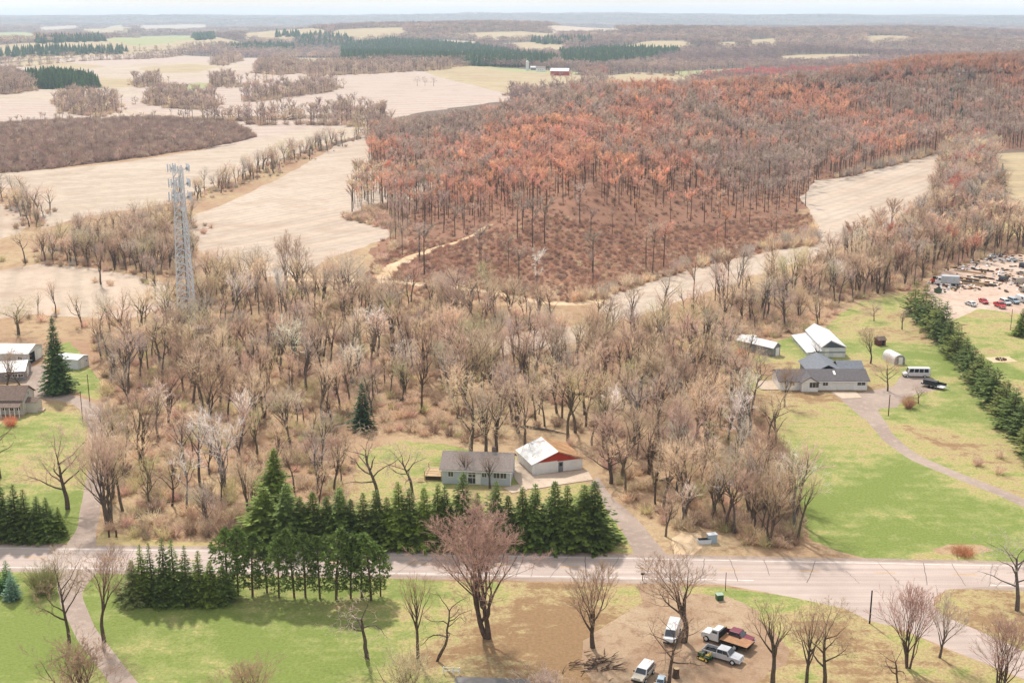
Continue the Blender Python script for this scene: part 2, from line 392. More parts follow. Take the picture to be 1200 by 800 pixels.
cover('lawn', M_LAWN, GP([(404, 600), (412, 560), (428, 528), (470, 515), (520, 520), (560, 532), (610, 535), (612, 560), (700, 566), (712, 585), (728, 618), (745, 646), (640, 644), (520, 641), (400, 640)]), .8)
cover('lawn', M_LAWN, GP([(-40, 640), (-40, 500), (20, 492), (55, 474), (92, 470), (102, 500), (106, 560), (98, 600), (92, 634)]), .8)
cover('lawn', M_LAWN, GP([(58, 440), (52, 415), (80, 400), (110, 440), (124, 452), (116, 468), (96, 462)]), .8)
cover('verge', M_DRYG, GP([(112, 634), (118, 622), (200, 634), (300, 638), (300, 645), (110, 642)]), .4)
cover('lawn', M_LAWN, GP([(-60, 668), (200, 671), (450, 678), (640, 683), (850, 688), (940, 700), (1000, 716), (1050, 736), (1110, 762), (1170, 784), (1260, 820), (1260, 960), (-60, 960)]), .3)
cover('lawn', M_LAWN, GP([(1108, 691), (1170, 687), (1300, 684), (1300, 810), (1200, 762), (1128, 731), (1102, 721), (1094, 708)]), .3)
cover('dirt_lot', M_DIRT, GP([(748, 681), (792, 683), (806, 697), (850, 700), (890, 716), (915, 745), (912, 775), (885, 800), (880, 830), (720, 830), (700, 800), (668, 776), (690, 752), (728, 722), (752, 700)]), 1.5)
cover('dirt_patch', M_SAND, GP([(786, 630), (800, 622), (820, 624), (822, 640), (812, 650), (790, 649)]), .6)
cover('soil_mound', M_LITTER, GP([(1092, 643), (1110, 637), (1150, 638), (1164, 644), (1140, 650), (1100, 649)]), .4)
# drives and roads
cover('driveway', M_GRAVEL, GP([(972, 459), (1010, 460), (1046, 452), (1056, 441), (1074, 438), (1094, 444), (1106, 455), (1082, 460), (1060, 466), (1050, 477), (1034, 478), (1024, 484), (1012, 492), (1000, 480)]), .4)
cover('driveway', M_GRAVEL, strip(GP([(1012, 472), (1022, 486), (1038, 509), (1065, 531), (1093, 545), (1134, 561.5), (1175, 578), (1205, 591), (1290, 628)]), [4.5, 3.2, 3, 3, 3], .15), None)
cover('driveway', M_GRAVEL, GP([(700, 558), (712, 572), (720, 584), (756, 616), (778, 646), (790, 657), (746, 656), (742, 642), (728, 622), (712, 600), (700, 574), (690, 566)]), .35)
cover('driveway', M_GRAVEL, strip(GP([(30, 452), (52, 462), (76, 466), (96, 472), (108, 484), (115, 508), (116, 535), (112, 560), (107, 585), (103, 612), (96, 634), (92, 652)]), [5, 4.5, 4, 3.4, 3.2, 3.2, 3.4, 6], .15), None)
cover('driveway', M_GRAVEL, GP([(26, 448), (36, 430), (52, 426), (58, 440), (52, 455), (60, 466), (40, 462)]), .4)
cover('driveway', M_GRAVEL, strip(GP([(98, 662), (86, 682), (84, 700), (90, 718), (102, 742), (121, 768), (143, 796), (168, 830)]), [6.5, 3.4, 3, 3, 3], .12), None)
cover('driveway', M_DIRT, GP([(744, 676), (800, 678), (798, 690), (780, 700), (752, 704)]), .3)
M_CONC = ground_mat('concrete', (lin(220, 200, 178, .75), lin(212, 190, 168, .74), lin(196, 172, 150, .72)), .2, .9, 6, .15)
cover('shoulder', M_GRAVEL, strip(ROAD, 10.6, .25, 10), None)
def road_mat():
    q = NM('asphalt', .9, .25); v = q.coord(); dirn = q.coord((.02, .9, 1), R(-1.4))
    a = q.noise(v, .09, 6, .6); b = q.noise(dirn, 1.0, 5, .6); c = q.noise(v, 6, 4, .7)
    base = q.mix(q.rng(a, .35, .65), lin(222, 202, 190, .68), lin(204, 184, 172, .66))
    base = q.mix(q.rng(b, .42, .68, 0, .6), base, lin(180, 160, 152, .62))
    base = q.mix(q.rng(c, .4, .75, 0, .35), base, lin(140, 126, 120, .62)); q.bump(c, .2, .02)
    return q.out(base)
M_ROAD = road_mat()
SIDE = [(810, 677), (880, 680), (1000, 680), (1120, 682), (1169, 686), (1112, 690), (1097, 698), (1094, 709), (1105, 721), (1128, 730.5), (1161, 744.5), (1200, 762), (1270, 792), (1270, 824), (1170, 783), (1114, 761), (1092, 751), (1048, 733.5), (1018, 726.5), (991, 713), (941, 702), (900, 694), (850, 685)]
cover('side_road', M_ROAD, GP(SIDE), .08)
cover('road', M_ROAD, strip(ROAD, 8.3, .05, 10), None)

# dryness of the lawns: places that are greener or browner in themselves
DRY = [(120, 770, 30, -.2), (30, 740, 22, -.3), (170, 700, 14, -.2), (330, 760, 45, -.14), (420, 785, 22, -.3), (560, 770, 26, .12), (640, 770, 34, .2), (700, 720, 20, -.05), (610, 740, 22, .12),
       (690, 780, 20, .34), (640, 700, 12, -.1), (745, 690, 5, -.2), (870, 690, 10, -.1), (930, 760, 20, .1), (1010, 780, 34, .2), (1170, 720, 10, .3), (720, 760, 12, .22), (905, 730, 9, .2), (895, 795, 12, .2), (745, 705, 8, .2), (690, 745, 8, .2), (1130, 700, 7, -.15), (1190, 690, 8, .2),
       (990, 560, 26, -.18), (960, 620, 14, -.3), (1100, 630, 26, -.28), (1080, 590, 16, -.25), (960, 440, 16, .25), (940, 480, 18, .32), (915, 430, 12, .3), (1000, 405, 13, -.28), (1110, 420, 14, -.3), (1130, 480, 16, -.25), (1030, 500, 9, -.1),
       (1120, 530, 20, .15), (1170, 560, 16, .22), (1030, 365, 16, .05), (1150, 400, 16, .1), (1180, 420, 16, -.25), (1180, 480, 14, .05), (460, 590, 12, -.2), (480, 540, 12, -.05), (540, 528, 8, -.15), (735, 632, 6, -.45), (60, 500, 12, -.1), (50, 580, 16, .05), (-10, 700, 10, -.2)]
DRYW = [(G(u, v), s, k) for u, v, s, k in DRY]
def dryness(x, y):
    d = np.full(len(x), .48)
    for (p, s, k) in DRYW: d += k * .8 * np.exp(-(((x - p[0]) ** 2 + (y - p[1]) ** 2) / (s * s)))
    return d

def build_ground():
    V = []; F = []
    for nm, m, poly, dz in COVER:
        if sum(poly[i - 1][0] * poly[i][1] - poly[i][0] * poly[i - 1][1] for i in range(len(poly))) < 0: poly = poly[::-1]
        F.append(list(range(len(V), len(V) + len(poly)))); V += [Vector(p) for p in poly]
    def grid(y0, y1, s, k=.56, pad=30):
        for y in np.arange(y0, y1, s):
            w = max(y, 40) * k + pad; n = int(2 * w / s)
            for i in range(n + 1):
                V.append(Vector((-w + 2 * w * i / n + (hsh(i, y) - .5) * s * .5, y + (hsh(y, i) - .5) * s * .5)))
    grid(90, 215, 4.5); grid(215, 480, 5.5); grid(480, 1050, 11); grid(1050, 2400, 34); grid(2400, 6000, 110); grid(6000, 16500, 330)
    for x in np.linspace(-12000, 12000, 13): V.append(Vector((x, -1500))); V.append(Vector((x, 17000)))
    for y in np.linspace(-1500, 17000, 10): V.append(Vector((-12000, y + 1))); V.append(Vector((12000, y + 1)))
    vs, es, fs, ov, oe, of = delaunay_2d_cdt(V, [], F, 0, 1e-4)
    xy = np.array([(p.x, p.y) for p in vs]); zz = terr(xy[:, 0], xy[:, 1]); dr = dryness(xy[:, 0], xy[:, 1])
    own = [max(o) if o else -1 for o in of]
    fs = [tuple(f) for f in fs]
    groups = {}
    for f, o in zip(fs, own): groups.setdefault(o, []).append(f)
    res = []
    for o, fl in groups.items():
        ids = sorted({i for f in fl for i in f}); mp_ = {i: k for k, i in enumerate(ids)}
        nm, m, _, dz = COVER[o] if o >= 0 else ('ground', None, None, 0)
        me = bpy.data.meshes.new(nm)
        me.from_pydata([(xy[i, 0], xy[i, 1], zz[i] + dz) for i in ids], [], [tuple(mp_[i] for i in f) for f in fl])
        a = me.attributes.new('dry', 'FLOAT', 'POINT'); a.data.foreach_set('value', [float(dr[i]) for i in ids])
        if o < 0:
            me.materials.append(M_LITTER); me.materials.append(M_FARF)
            c = [sum(math.hypot(*xy[i]) for i in f) / 3 for f in fl]
            me.polygons.foreach_set('material_index', [1 if q > 820 else 0 for q in c])
        else: me.materials.append(m)
        me.shade_smooth(); ob = obj(nm, me); ob['kind'] = 'structure'; res.append(ob)
    return res
GROUND = build_ground()

# road paint and the sealed cracks, each a few millimetres above the asphalt
M_WHITE = plain('road_white', lin(240, 236, 230, .85), .7, .3, .2, .8)
M_YELL = plain('road_yellow', lin(226, 172, 84, .75), .7, .3, .2, .8)
M_TAR = plain('tar_seal', lin(118, 102, 100, .6), .6, .4, .15, 2)
road_ob = next(o for o in GROUND if o.name.startswith('road')); side_ob = next(o for o in GROUND if o.name.startswith('side_road'))
CL = smooth_line([Vector(p) for p in ROAD], 40)
def offs(i, d):
    a = CL[max(i - 1, 0)]; b = CL[min(i + 1, len(CL) - 1)]; t = (b - a).normalized()
    return CL[i] + Vector((-t.y, t.x)) * d
def ribbon(pts, w, name, mat, parent, z=.008):
    mb = MB(); P = [Vector(p) for p in pts]; vs = []
    for i, p in enumerate(P):
        t = (P[min(i + 1, len(P) - 1)] - P[max(i - 1, 0)]).normalized(); nn = Vector((-t.y, t.x)) * w / 2
        for q in (p + nn, p - nn): vs.append((q.x, q.y, tz(q.x, q.y) + z))
    mb.add(vs, [(2 * i, 2 * i + 1, 2 * i + 3, 2 * i + 2) for i in range(len(P) - 1)])
    return part(name, mb, mat, parent)
ribbon([offs(i, 3.55) for i in range(len(CL))], .16, 'edge_line', M_WHITE, road_ob)
i_side = min(range(len(CL)), key=lambda i: abs(CL[i].x - G(890, 670)[0])); i_re = min(range(len(CL)), key=lambda i: abs(CL[i].x - G(1150, 674)[0]))
ribbon([offs(i, -3.55) for i in range(0, i_side)], .16, 'edge_line', M_WHITE, road_ob)
ribbon([offs(i, -3.55) for i in range(i_re, len(CL))], .16, 'edge_line', M_WHITE, road_ob)
acc = 0; seg = []
for i in range(1, len(CL)):
    acc += (CL[i] - CL[i - 1]).length
    if acc % 12.2 < 4.2: seg.append(offs(i, .08))
    else:
        if len(seg) > 1: ribbon(seg, .2, 'centre_dash', M_YELL, road_ob)
        seg = []
for k in range(34):
    i = int(RNG.uniform(8, len(CL) - 8)) if k < 10 else int(np.interp(k, [10, 34], [len(CL) * .45, len(CL) - 6]))
    sl_ = RNG.uniform(-2.2, 1.0); d0, d1 = (-4.0, 4.0) if RNG.random() < .65 else ((-4.0, RNG.uniform(-.5, 2)) if RNG.random() < .5 else (RNG.uniform(-2, .5), 4.0))
    pts = []
    for j in range(9):
        t = j / 8; b = offs(i, d0 + (d1 - d0) * t); pts.append(b + Vector((-(t - .5) * sl_ * 1.6 + .12 * wob(j * 1.3, k * 3.1, 1), 0)))
    ribbon(pts, RNG.uniform(.05, .12), 'crack_seal', M_TAR, road_ob, .012)
# ------------------------------------------------------------------ trees
def unit(v):
    return v / (np.linalg.norm(v) + 1e-9)
class TreeGen:
    """bare tree: trunk and limbs in one list, branches and twigs in the other; unit = metre"""
    def __init__(s, seed, H, trunk=.25, limbs=6, ang=35, spread=1.0, gnarl=.18, levels=4, up=.10, twig=.022, dens=1.0, r0=None, stems=1, lean=0., excur=.5, droop=0., sides=(7, 5, 4, 3), tl=.8):
        s.g = np.random.default_rng(seed); s.tr = MB(); s.cr = MB(); s.H = H; s.p = dict(limbs=limbs, ang=ang, spread=spread, gnarl=gnarl, levels=levels, up=up, twig=twig, dens=dens, droop=droop, sides=sides, tl=tl)
        r0 = r0 or H * .025
        for k in range(stems):
            a = s.g.uniform(0, 6.28); b = 0 if stems == 1 else s.g.uniform(.10, .32)
            d = unit(np.array((math.cos(a) * b + lean, math.sin(a) * b, 1.0)))
            q = np.array((math.cos(a), math.sin(a), 0)) * (0 if stems == 1 else r0 * .9)
            s.grow(q + np.array((0, 0, -.3)), d, H * (trunk + (1 - trunk) * excur), r0 * (1 if stems == 1 else .72), 0, trunk / (trunk + (1 - trunk) * excur))
    def grow(s, p, d, Ln, r, lv, t0=.3):
        P = s.p; g = s.g; n = (7, 5, 4, 3, 2)[min(lv, 4)]; pts = [p]; rs = [r]; ds = [d]
        if lv >= P['levels']:                     # a twig: two thin faces
            e = p + d * Ln; w = unit(np.cross(d, g.normal(size=3))) * r; w2 = np.cross(d, w)
            s.cr.add([p - w, p + w, e], [(0, 1, 2)]) if g.random() < .5 else s.cr.add([p - w2, p + w2, e], [(0, 1, 2)])
            return
        rr = r * (.12 if lv else .38)
        for i in range(n):
            d = unit(d + g.normal(size=3) * P['gnarl'] * (.5 if lv == 0 else 1) + np.array((0, 0, P['up'] if lv else .15)) - np.array((0, 0, P['droop'])) * (lv >= 2))
            p = p + d * Ln / n; pts.append(p); rs.append(r + (rr - r) * (i + 1) / n); ds.append(d)
        (s.tr if lv < 2 else s.cr).tube(pts, rs, P['sides'][min(lv, 3)])
        nl = lv + 1
        cnt = P['limbs'] if lv == 0 else int((5.2, 5.6, 5.5, 5)[min(nl - 1, 3)] * P['dens'] * g.uniform(.8, 1.25))
        if nl >= P['levels']: cnt = int(cnt * 1.7)
        az = g.uniform(0, 6.28)
        for k in range(cnt):
            t = t0 + (1 - t0) * ((k + g.uniform(.1, .9)) / cnt) ** .8
            if lv == 0 and k >= cnt - 2: t = 1.0
            f = t * n; i = min(int(f), n - 1); q = pts[i] + (pts[i + 1] - pts[i]) * (f - i); dd = ds[i + 1]
            az += 2.4 + g.uniform(-.5, .5); an = R(P['ang'] * g.uniform(.7, 1.25)) * (1 if lv == 0 else 1.15)
            if lv == 0: an *= (1.25 - .55 * t)
            a1 = unit(np.cross(dd, np.array((.13, .31, .94)) if abs(dd[2]) < .85 else np.array((1., 0, 0)))); a2 = np.cross(dd, a1)
            nd = unit(dd * math.cos(an) + (a1 * math.cos(az) + a2 * math.sin(az)) * math.sin(an) * P['spread'])
            rl = rs[i] * g.uniform(.5, .72)
            if lv == 0: L2 = s.H * g.uniform(.42, .58) * (1.15 - .42 * t)
            else: L2 = Ln * g.uniform(.42, .66) * (1.12 - .45 * t)
            if nl >= P['levels']: rl = P['twig'] * g.uniform(.7, 1.3); L2 = max(L2, s.H * .035) * P['tl']
            s.grow(q, nd, L2, max(rl, P['twig'] * .9), nl)
def finish(tg):
    """scale to unit height, feet at z = 0"""
    zs = [v[2] for v in tg.tr.v] + [v[2] for v in tg.cr.v]; top = np.percentile(zs, 99.7); k = tg.H / top
    for m in (tg.tr, tg.cr): m.v = [(x * k, y * k, z * k) for x, y, z in m.v]
    xs = np.array([v[:2] for v in tg.cr.v]); tg.wid = float(np.percentile(np.abs(xs), 96)) * 2
    return tg
PROTO = {}
def proto(key, **kw):
    tg = finish(TreeGen(**kw)); PROTO[key] = (tg.tr.mesh('trunk', M_BARK), tg.cr.mesh('crown', M_TWIG), tg.H, tg.wid)
def bare_tree(key, loc, h, label, cat='tree', group=None, tint=(.3, .24, .19), rz=None, w=None, name='bare_tree', sink=.1):
    tm, cm, H, wid = PROTO[key]; k = h / H; kw = k if w is None else w / wid
    kw = min(max(kw, k * .55), k * 1.9)
    e = thing(name, label, cat, (loc[0], loc[1], loc[2] - sink), random.uniform(0, 6.28) if rz is None else rz, group)
    e.scale = (kw, kw, k)
    for nm, me in (('trunk', tm), ('crown', cm)):
        o = obj(nm, me, e); o['tint'] = [float(c) for c in tint[:3]]
    return e
def px_tree(key, u, vb, vt, wpx, label, tint, **kw):
    p = G(u, vb); h = up_to(p, vt)
    return bare_tree(key, p, max(h, 1.0), label, tint=tint, w=wpx * mpp(p) if wpx else None, **kw)
# foreground and specimen shapes
SPEC = dict(levels=4, twig=.019, dens=1.22)
proto('vase', seed=3, H=14, trunk=.14, limbs=9, ang=26, gnarl=.12, up=.12, excur=.25, **SPEC)
proto('vase2', seed=14, H=14, trunk=.2, limbs=8, ang=30, gnarl=.13, up=.10, excur=.35, **SPEC)
proto('broad', seed=25, H=15, trunk=.22, limbs=8, ang=46, gnarl=.16, up=.05, excur=.45, **SPEC)
proto('oak', seed=31, H=15, trunk=.3, limbs=9, ang=56, gnarl=.17, up=.03, excur=.55, levels=4, twig=.022, dens=.9)
proto('dead', seed=44, H=11, trunk=.42, limbs=7, ang=66, gnarl=.34, up=.0, excur=.5, levels=3, twig=.03, dens=.8, droop=.05)
proto('dead2', seed=47, H=11, trunk=.46, limbs=8, ang=72, gnarl=.38, up=.05, excur=.62, levels=3, twig=.03, dens=.9, droop=.08)
proto('slim', seed=52, H=13, trunk=.3, limbs=10, ang=22, gnarl=.12, up=.14, excur=.6, levels=4, twig=.02, dens=.8)
proto('twin', seed=63, H=21, trunk=.13, limbs=11, ang=32, gnarl=.12, up=.08, excur=.5, levels=4, twig=.028, dens=1.2, stems=2, r0=.52)
proto('multi', seed=71, H=12, trunk=.08, limbs=6, ang=26, gnarl=.14, up=.1, excur=.4, levels=4, twig=.02, dens=.9, stems=4, r0=.22)
# wood trees, fewer and thicker twigs
WOOD = dict(levels=3, sides=(5, 4, 3, 3))
for i, (kw) in enumerate([dict(trunk=.35, limbs=9, ang=36, excur=.55), dict(trunk=.42, limbs=8, ang=30, excur=.6), dict(trunk=.25, limbs=9, ang=44, excur=.5),
                          dict(trunk=.3, limbs=10, ang=26, excur=.5), dict(trunk=.45, limbs=8, ang=48, excur=.6, gnarl=.28), dict(trunk=.16, limbs=6, ang=30, excur=.45, stems=3)]):
    g = dict(gnarl=.18, up=.09); g.update(kw)
    proto('wood%d' % i, seed=100 + i, H=15, twig=.03, dens=1.05, tl=1.0, **g, **WOOD)

# ---- conifers: whorls of drooping boughs carrying flat sprays of needles
def spruce(seed, H, Rm, whorls=30, bough=9, dens=8, droop=.35, base=.04, shag=.25, sharp=1.0, spray=.8):
    g = np.random.default_rng(seed); tr = MB(); cr = MB()
    tr.tube([(0, 0, -.3), (0, 0, H * .5), (0, 0, H * .97)], [H * .017, H * .010, .015], 6)
    for i in range(whorls):
        t = (i + g.uniform(-.3, .3)) / whorls; t = min(max(t, 0), .985); z0 = H * (base + (1 - base) * t)
        rad = Rm * (1 - t) ** sharp * (1 if t > .12 else .72 + 2.3 * t) + .12
        nb = max(4, int(bough * (.55 + .45 * (1 - t)))); a0 = g.uniform(0, 6.28)
        for b in range(nb):
            a = a0 + 6.283 * b / nb + g.uniform(-.25, .25); Lb = rad * g.uniform(1 - shag * 1.6, 1 + shag * .6)
            dr = droop * g.uniform(.5, 1.4) * (1 - .8 * t); ca, sa = math.cos(a), math.sin(a)
            n = max(3, int(dens * (.35 + .65 * Lb / Rm)))
            for k in range(n):
                q = (k + g.uniform(.1, .9)) / n; r_ = Lb * (.12 + .88 * q); z = z0 - dr * Lb * q + .22 * Lb * q * q + g.normal() * .05
                p = np.array((ca * r_, sa * r_, z)); s_ = spray * (.22 + .78 * Lb / Rm) * g.uniform(.7, 1.35) * (1.15 - .45 * q)
                sd = 1 if k % 2 else -1; aa = a + sd * g.uniform(.25, 1.0) * (1.1 - .5 * q)
                d = np.array((math.cos(aa), math.sin(aa), g.uniform(-.35, .15) - dr * .35)); d = unit(d)
                wv = unit(np.cross(d, np.array((0, 0, 1.))) + np.array((0, 0, g.uniform(-.7, .7)))) * s_ * .3
                e = p + d * s_; m1 = p + d * s_ * .45
                cr.add([p, m1 + wv, e, m1 - wv + np.array((0, 0, -.06 * s_))], [(0, 1, 2), (0, 2, 3)])
    for k in range(5):
        a = g.uniform(0, 6.28); cr.add([(0, 0, H * .93), (.1 * math.cos(a), .1 * math.sin(a), H * .95), (0, 0, H)], [(0, 1, 2)])
    return tr, cr
def pine(seed, H, Rm, base=.34, tufts=210):
    g = np.random.default_rng(seed); tr = MB(); cr = MB()
    bend = g.normal(size=2) * .02 * H
    axis = lambda t: np.array((bend[0] * t * t, bend[1] * t * t, H * t * .96))
    tr.tube([axis(0) - np.array((0, 0, .3)), axis(.35), axis(.7), axis(1)], [H * .013, H * .011, H * .007, .03], 6)
    for k in range(tufts):
        t = base + (1 - base) * g.random() ** .8; low = g.random() < .36
        if low: t = g.uniform(.12, base)
        rad = Rm * (math.sin(math.pi * min(1, (t - base) / (1 - base) * .72 + .26)) if not low else .5)
        a = g.uniform(0, 6.28); r_ = rad * (.35 + .65 * g.random() ** .6); q = axis(t); c = q + np.array((math.cos(a) * r_, math.sin(a) * r_, .25 * r_ + g.normal() * .15))
        if k % 3 == 0: tr.tube([q, (q + c) / 2 + np.array((0, 0, -.08)), c], [.035, .025, .012], 3)
        for j in range(10 if not low else 5):
            d = unit(g.normal(size=3) + np.array((math.cos(a) * .5, math.sin(a) * .5, .55))); s_ = g.uniform(.35, .8) * (.75 if low else 1)
            w = unit(np.cross(d, g.normal(size=3))) * s_ * .2; m1 = c + d * s_ * .5; e = c + d * s_
            cr.add([c, m1 + w, e, m1 - w], [(0, 1, 2, 3)])
    return tr, cr
CON = {}
def con(key, fn, *a, **k):
    tr, cr = fn(*a, **k); H = a[1]; Rm = a[2]; CON[key] = (tr.mesh('trunk', M_CBARK), cr.mesh('crown', M_NEEDLE), H, Rm * 2)
for i in range(3): con('spruce%d' % i, spruce, 200 + i, 12, 2.7, 36, 12, 10, .5, .02, .32, 1.0, .9)
con('bigspruce', spruce, 230, 18, 4.2, 50, 15, 17, .5, .02, .26, .95, 1.05)
for i in range(2): con('fir%d' % i, spruce, 220 + i, 12, 1.9, 36, 10, 8, .4, .02, .34, .95, .75)
for i in range(3): con('whitepine%d' % i, spruce, 240 + i, 11, 3.6, 24, 11, 14, .05, .03, .45, .7, 1.0)
con('bluespruce', spruce, 260, 6, 1.9, 24, 12, 9, .2, .02, .12, .85, .55)
for i in range(3): con('pine%d' % i, pine, 280 + i, 13, 2.3)
GREEN = [lin(84, 100, 46, .5), lin(98, 114, 52, .5), lin(90, 108, 56, .5), lin(74, 90, 44, .5)]
def conifer(key, u, vb, vt, wpx, label, name='spruce_tree', cat='conifer', group=None, tint=None):
    p = G(u, vb); h = up_to(p, vt); tm, cm, H, wd = CON[key]; k = h / H; kw = 1.25 * wpx * mpp(p) / wd if wpx else k
    e = thing(name, label, cat, (p[0], p[1], p[2] - .05), random.uniform(0, 6.28), group); kw *= random.uniform(.88, 1.14); e.scale = (kw * random.uniform(.92, 1.08), kw, k * random.uniform(.95, 1.04)); e.rotation_euler = (random.gauss(0, .018), random.gauss(0, .018), e.rotation_euler[2])
    t = tint or random.choice(GREEN); t = (t[0] * 1.12, t[1] * 1.06, t[2] * .82); j = random.uniform(.85, 1.2)
    for nm, me in (('trunk', tm), ('crown', cm)):
        o = obj(nm, me, e); o['tint'] = [c * j for c in t[:3]]
    return e

# ---- low-detail meshes for what stands far off; the visible trees that carry them are things too
def far_tree(seed, H, Rm, n=150, tall=.5, tw=.065):
    """hill tree: clear trunk, forked limbs, brush of fine twigs"""
    g = np.random.default_rng(seed); m = MB()
    m.tube([(0, 0, -.4), (g.normal() * .2, g.normal() * .2, H * tall), (g.normal() * .3, g.normal() * .3, H * .9)], [.2, .15, .03], 4, 1)
    for k in range(9):
        a = g.uniform(0, 6.28); z = H * g.uniform(tall * .85, .82); l = Rm * g.uniform(.7, 1.2)
        e = np.array((math.cos(a) * l * .75, math.sin(a) * l * .75, min(H * .97, z + l * g.uniform(.8, 1.5))))
        m.tube([(0, 0, z), e], [.07, .02], 3, 1)
        for j in range(n // 9):
            t = g.uniform(.25, 1); p = np.array((0, 0, z)) * (1 - t) + e * t; d = unit(g.normal(size=3) * .8 + np.array((math.cos(a) * .5, math.sin(a) * .5, .75)))
            s_ = g.uniform(.6, 1.7); w = unit(np.cross(d, g.normal(size=3))) * tw * g.uniform(.6, 1.3)
            q = p + d * s_; m.add([p - w, p + w, q], [(0, 1, 2)])
    return m
def bush(seed, H, Rm, n=70, tw=.05):
    g = np.random.default_rng(seed); m = MB()
    for k in range(n):
        a = g.uniform(0, 6.28); r_ = Rm * .35 * g.random(); p = np.array((math.cos(a) * r_, math.sin(a) * r_, -.1))
        d = unit(np.array((math.cos(a) * g.uniform(0, .9), math.sin(a) * g.uniform(0, .9), 1.0)) + g.normal(size=3) * .15); l = H * g.uniform(.5, 1.05)
        w = unit(np.cross(d, g.normal(size=3))) * tw * g.uniform(.6, 1.2); q = p + d * l; mid = p + d * l * .55 + g.normal(size=3) * .1
        m.add([p - w, p + w, mid + w * .7, mid - w * .7, q], [(0, 1, 2, 3), (3, 2, 4)])
        for j in range(3):
            d2 = unit(d + g.normal(size=3) * .6); p2 = p + d * l * g.uniform(.35, .9); q2 = p2 + d2 * l * g.uniform(.2, .42); w2 = unit(np.cross(d2, g.normal(size=3))) * tw * .7
            m.add([p2 - w2, p2 + w2, q2], [(0, 1, 2)])
    return m
def puff(seed, H, Rm, n=46):
    """a crown two kilometres off: some limbs and broad brush strokes of twigs"""
    g = np.random.default_rng(seed); m = MB()
    m.tube([(0, 0, -.5), (0, 0, H * .6)], [.3, .15], 3, 1)
    for k in range(n):
        t = g.random(); a = g.uniform(0, 6.28); r_ = Rm * math.sqrt(g.random()) * (1 - .5 * abs(t - .3)); p = np.array((math.cos(a) * r_, math.sin(a) * r_, H * (.3 + .55 * t)))
        d = unit(np.array((math.cos(a) * .5, math.sin(a) * .5, .8)) + g.normal(size=3) * .4); s_ = g.uniform(1.5, 3.2); w = unit(np.cross(d, g.normal(size=3))) * g.uniform(.25, .55)
        m.add([p - w, p + w, p + d * s_], [(0, 1, 2)])
    return m
def far_con(seed, H, Rm):
    g = np.random.default_rng(seed); m = MB()
    for i in range(9):
        t = i / 9; z = H * (.06 + .94 * t); r_ = Rm * (1 - t) + .15; a0 = g.uniform(0, 6)
        for b in range(7):
            a = a0 + b * .9 + g.uniform(-.2, .2); l = r_ * g.uniform(.75, 1.2); c, s_ = math.cos(a), math.sin(a); w = l * .42
            m.add([(0, 0, z + H * .13), (c * l - s_ * w, s_ * l + c * w, z - .2 * l), (c * l * 1.15, s_ * l * 1.15, z - .3 * l), (c * l + s_ * w, s_ * l - c * w, z - .2 * l)], [(0, 1, 2), (0, 2, 3)])
    return m

def gn_scatter(name, srcs, pts, rot, scl, idx, tint, label, cat):
    """one mass of plants: points carrying copies of the meshes of srcs"""
    me = bpy.data.meshes.new(name); me.vertices.add(len(pts)); me.vertices.foreach_set('co', np.asarray(pts, np.float32).ravel())
    a = me.attributes.new('rotz', 'FLOAT', 'POINT'); a.data.foreach_set('value', np.asarray(rot, np.float32))
    a = me.attributes.new('siz', 'FLOAT_VECTOR', 'POINT'); a.data.foreach_set('vector', np.asarray(scl, np.float32).ravel())
    a = me.attributes.new('pick', 'INT', 'POINT'); a.data.foreach_set('value', np.asarray(idx, np.int32))
    a = me.attributes.new('tint', 'FLOAT_VECTOR', 'POINT'); a.data.foreach_set('vector', np.asarray(tint, np.float32).ravel())
    o = obj(name, me); tag(o, label, cat, kind='stuff')
    ng = bpy.data.node_groups.new(name, 'GeometryNodeTree')
    ng.interface.new_socket('Geometry', in_out='INPUT', socket_type='NodeSocketGeometry'); ng.interface.new_socket('Geometry', in_out='OUTPUT', socket_type='NodeSocketGeometry')
    N = ng.nodes.new; l = ng.links.new; gi = N('NodeGroupInput'); go = N('NodeGroupOutput'); m2p = N('GeometryNodeMeshToPoints'); ip = N('GeometryNodeInstanceOnPoints'); jn = N('GeometryNodeJoinGeometry')
    for s_ in srcs:
        j2 = N('GeometryNodeJoinGeometry'); g2 = N('GeometryNodeGeometryToInstance')
        for q in (s_ if isinstance(s_, (list, tuple)) else [s_]):
            oi = N('GeometryNodeObjectInfo'); oi.inputs['Object'].default_value = q; oi.transform_space = 'ORIGINAL'; l(oi.outputs['Geometry'], j2.inputs[0])
        l(j2.outputs[0], g2.inputs[0]); l(g2.outputs[0], jn.inputs[0])
    def at(nm, t):
        n = N('GeometryNodeInputNamedAttribute'); n.data_type = t; n.inputs['Name'].default_value = nm; return n.outputs['Attribute']
    cx = N('ShaderNodeCombineXYZ'); l(at('rotz', 'FLOAT'), cx.inputs['Z']); e2r = N('FunctionNodeEulerToRotation'); l(cx.outputs[0], e2r.inputs[0])
    l(gi.outputs[0], m2p.inputs['Mesh']); l(m2p.outputs[0], ip.inputs['Points']); l(jn.outputs[0], ip.inputs['Instance'])
    ip.inputs['Pick Instance'].default_value = True; l(at('pick', 'INT'), ip.inputs['Instance Index']); l(e2r.outputs[0], ip.inputs['Rotation']); l(at('siz', 'FLOAT_VECTOR'), ip.inputs['Scale'])
    l(ip.outputs[0], go.inputs[0]); md = o.modifiers.new('scatter', 'NODES'); md.node_group = ng
    return o
def inview(x, y, pad=25): return np.abs(x) < (y * CP + HC * SP) * .415 + pad
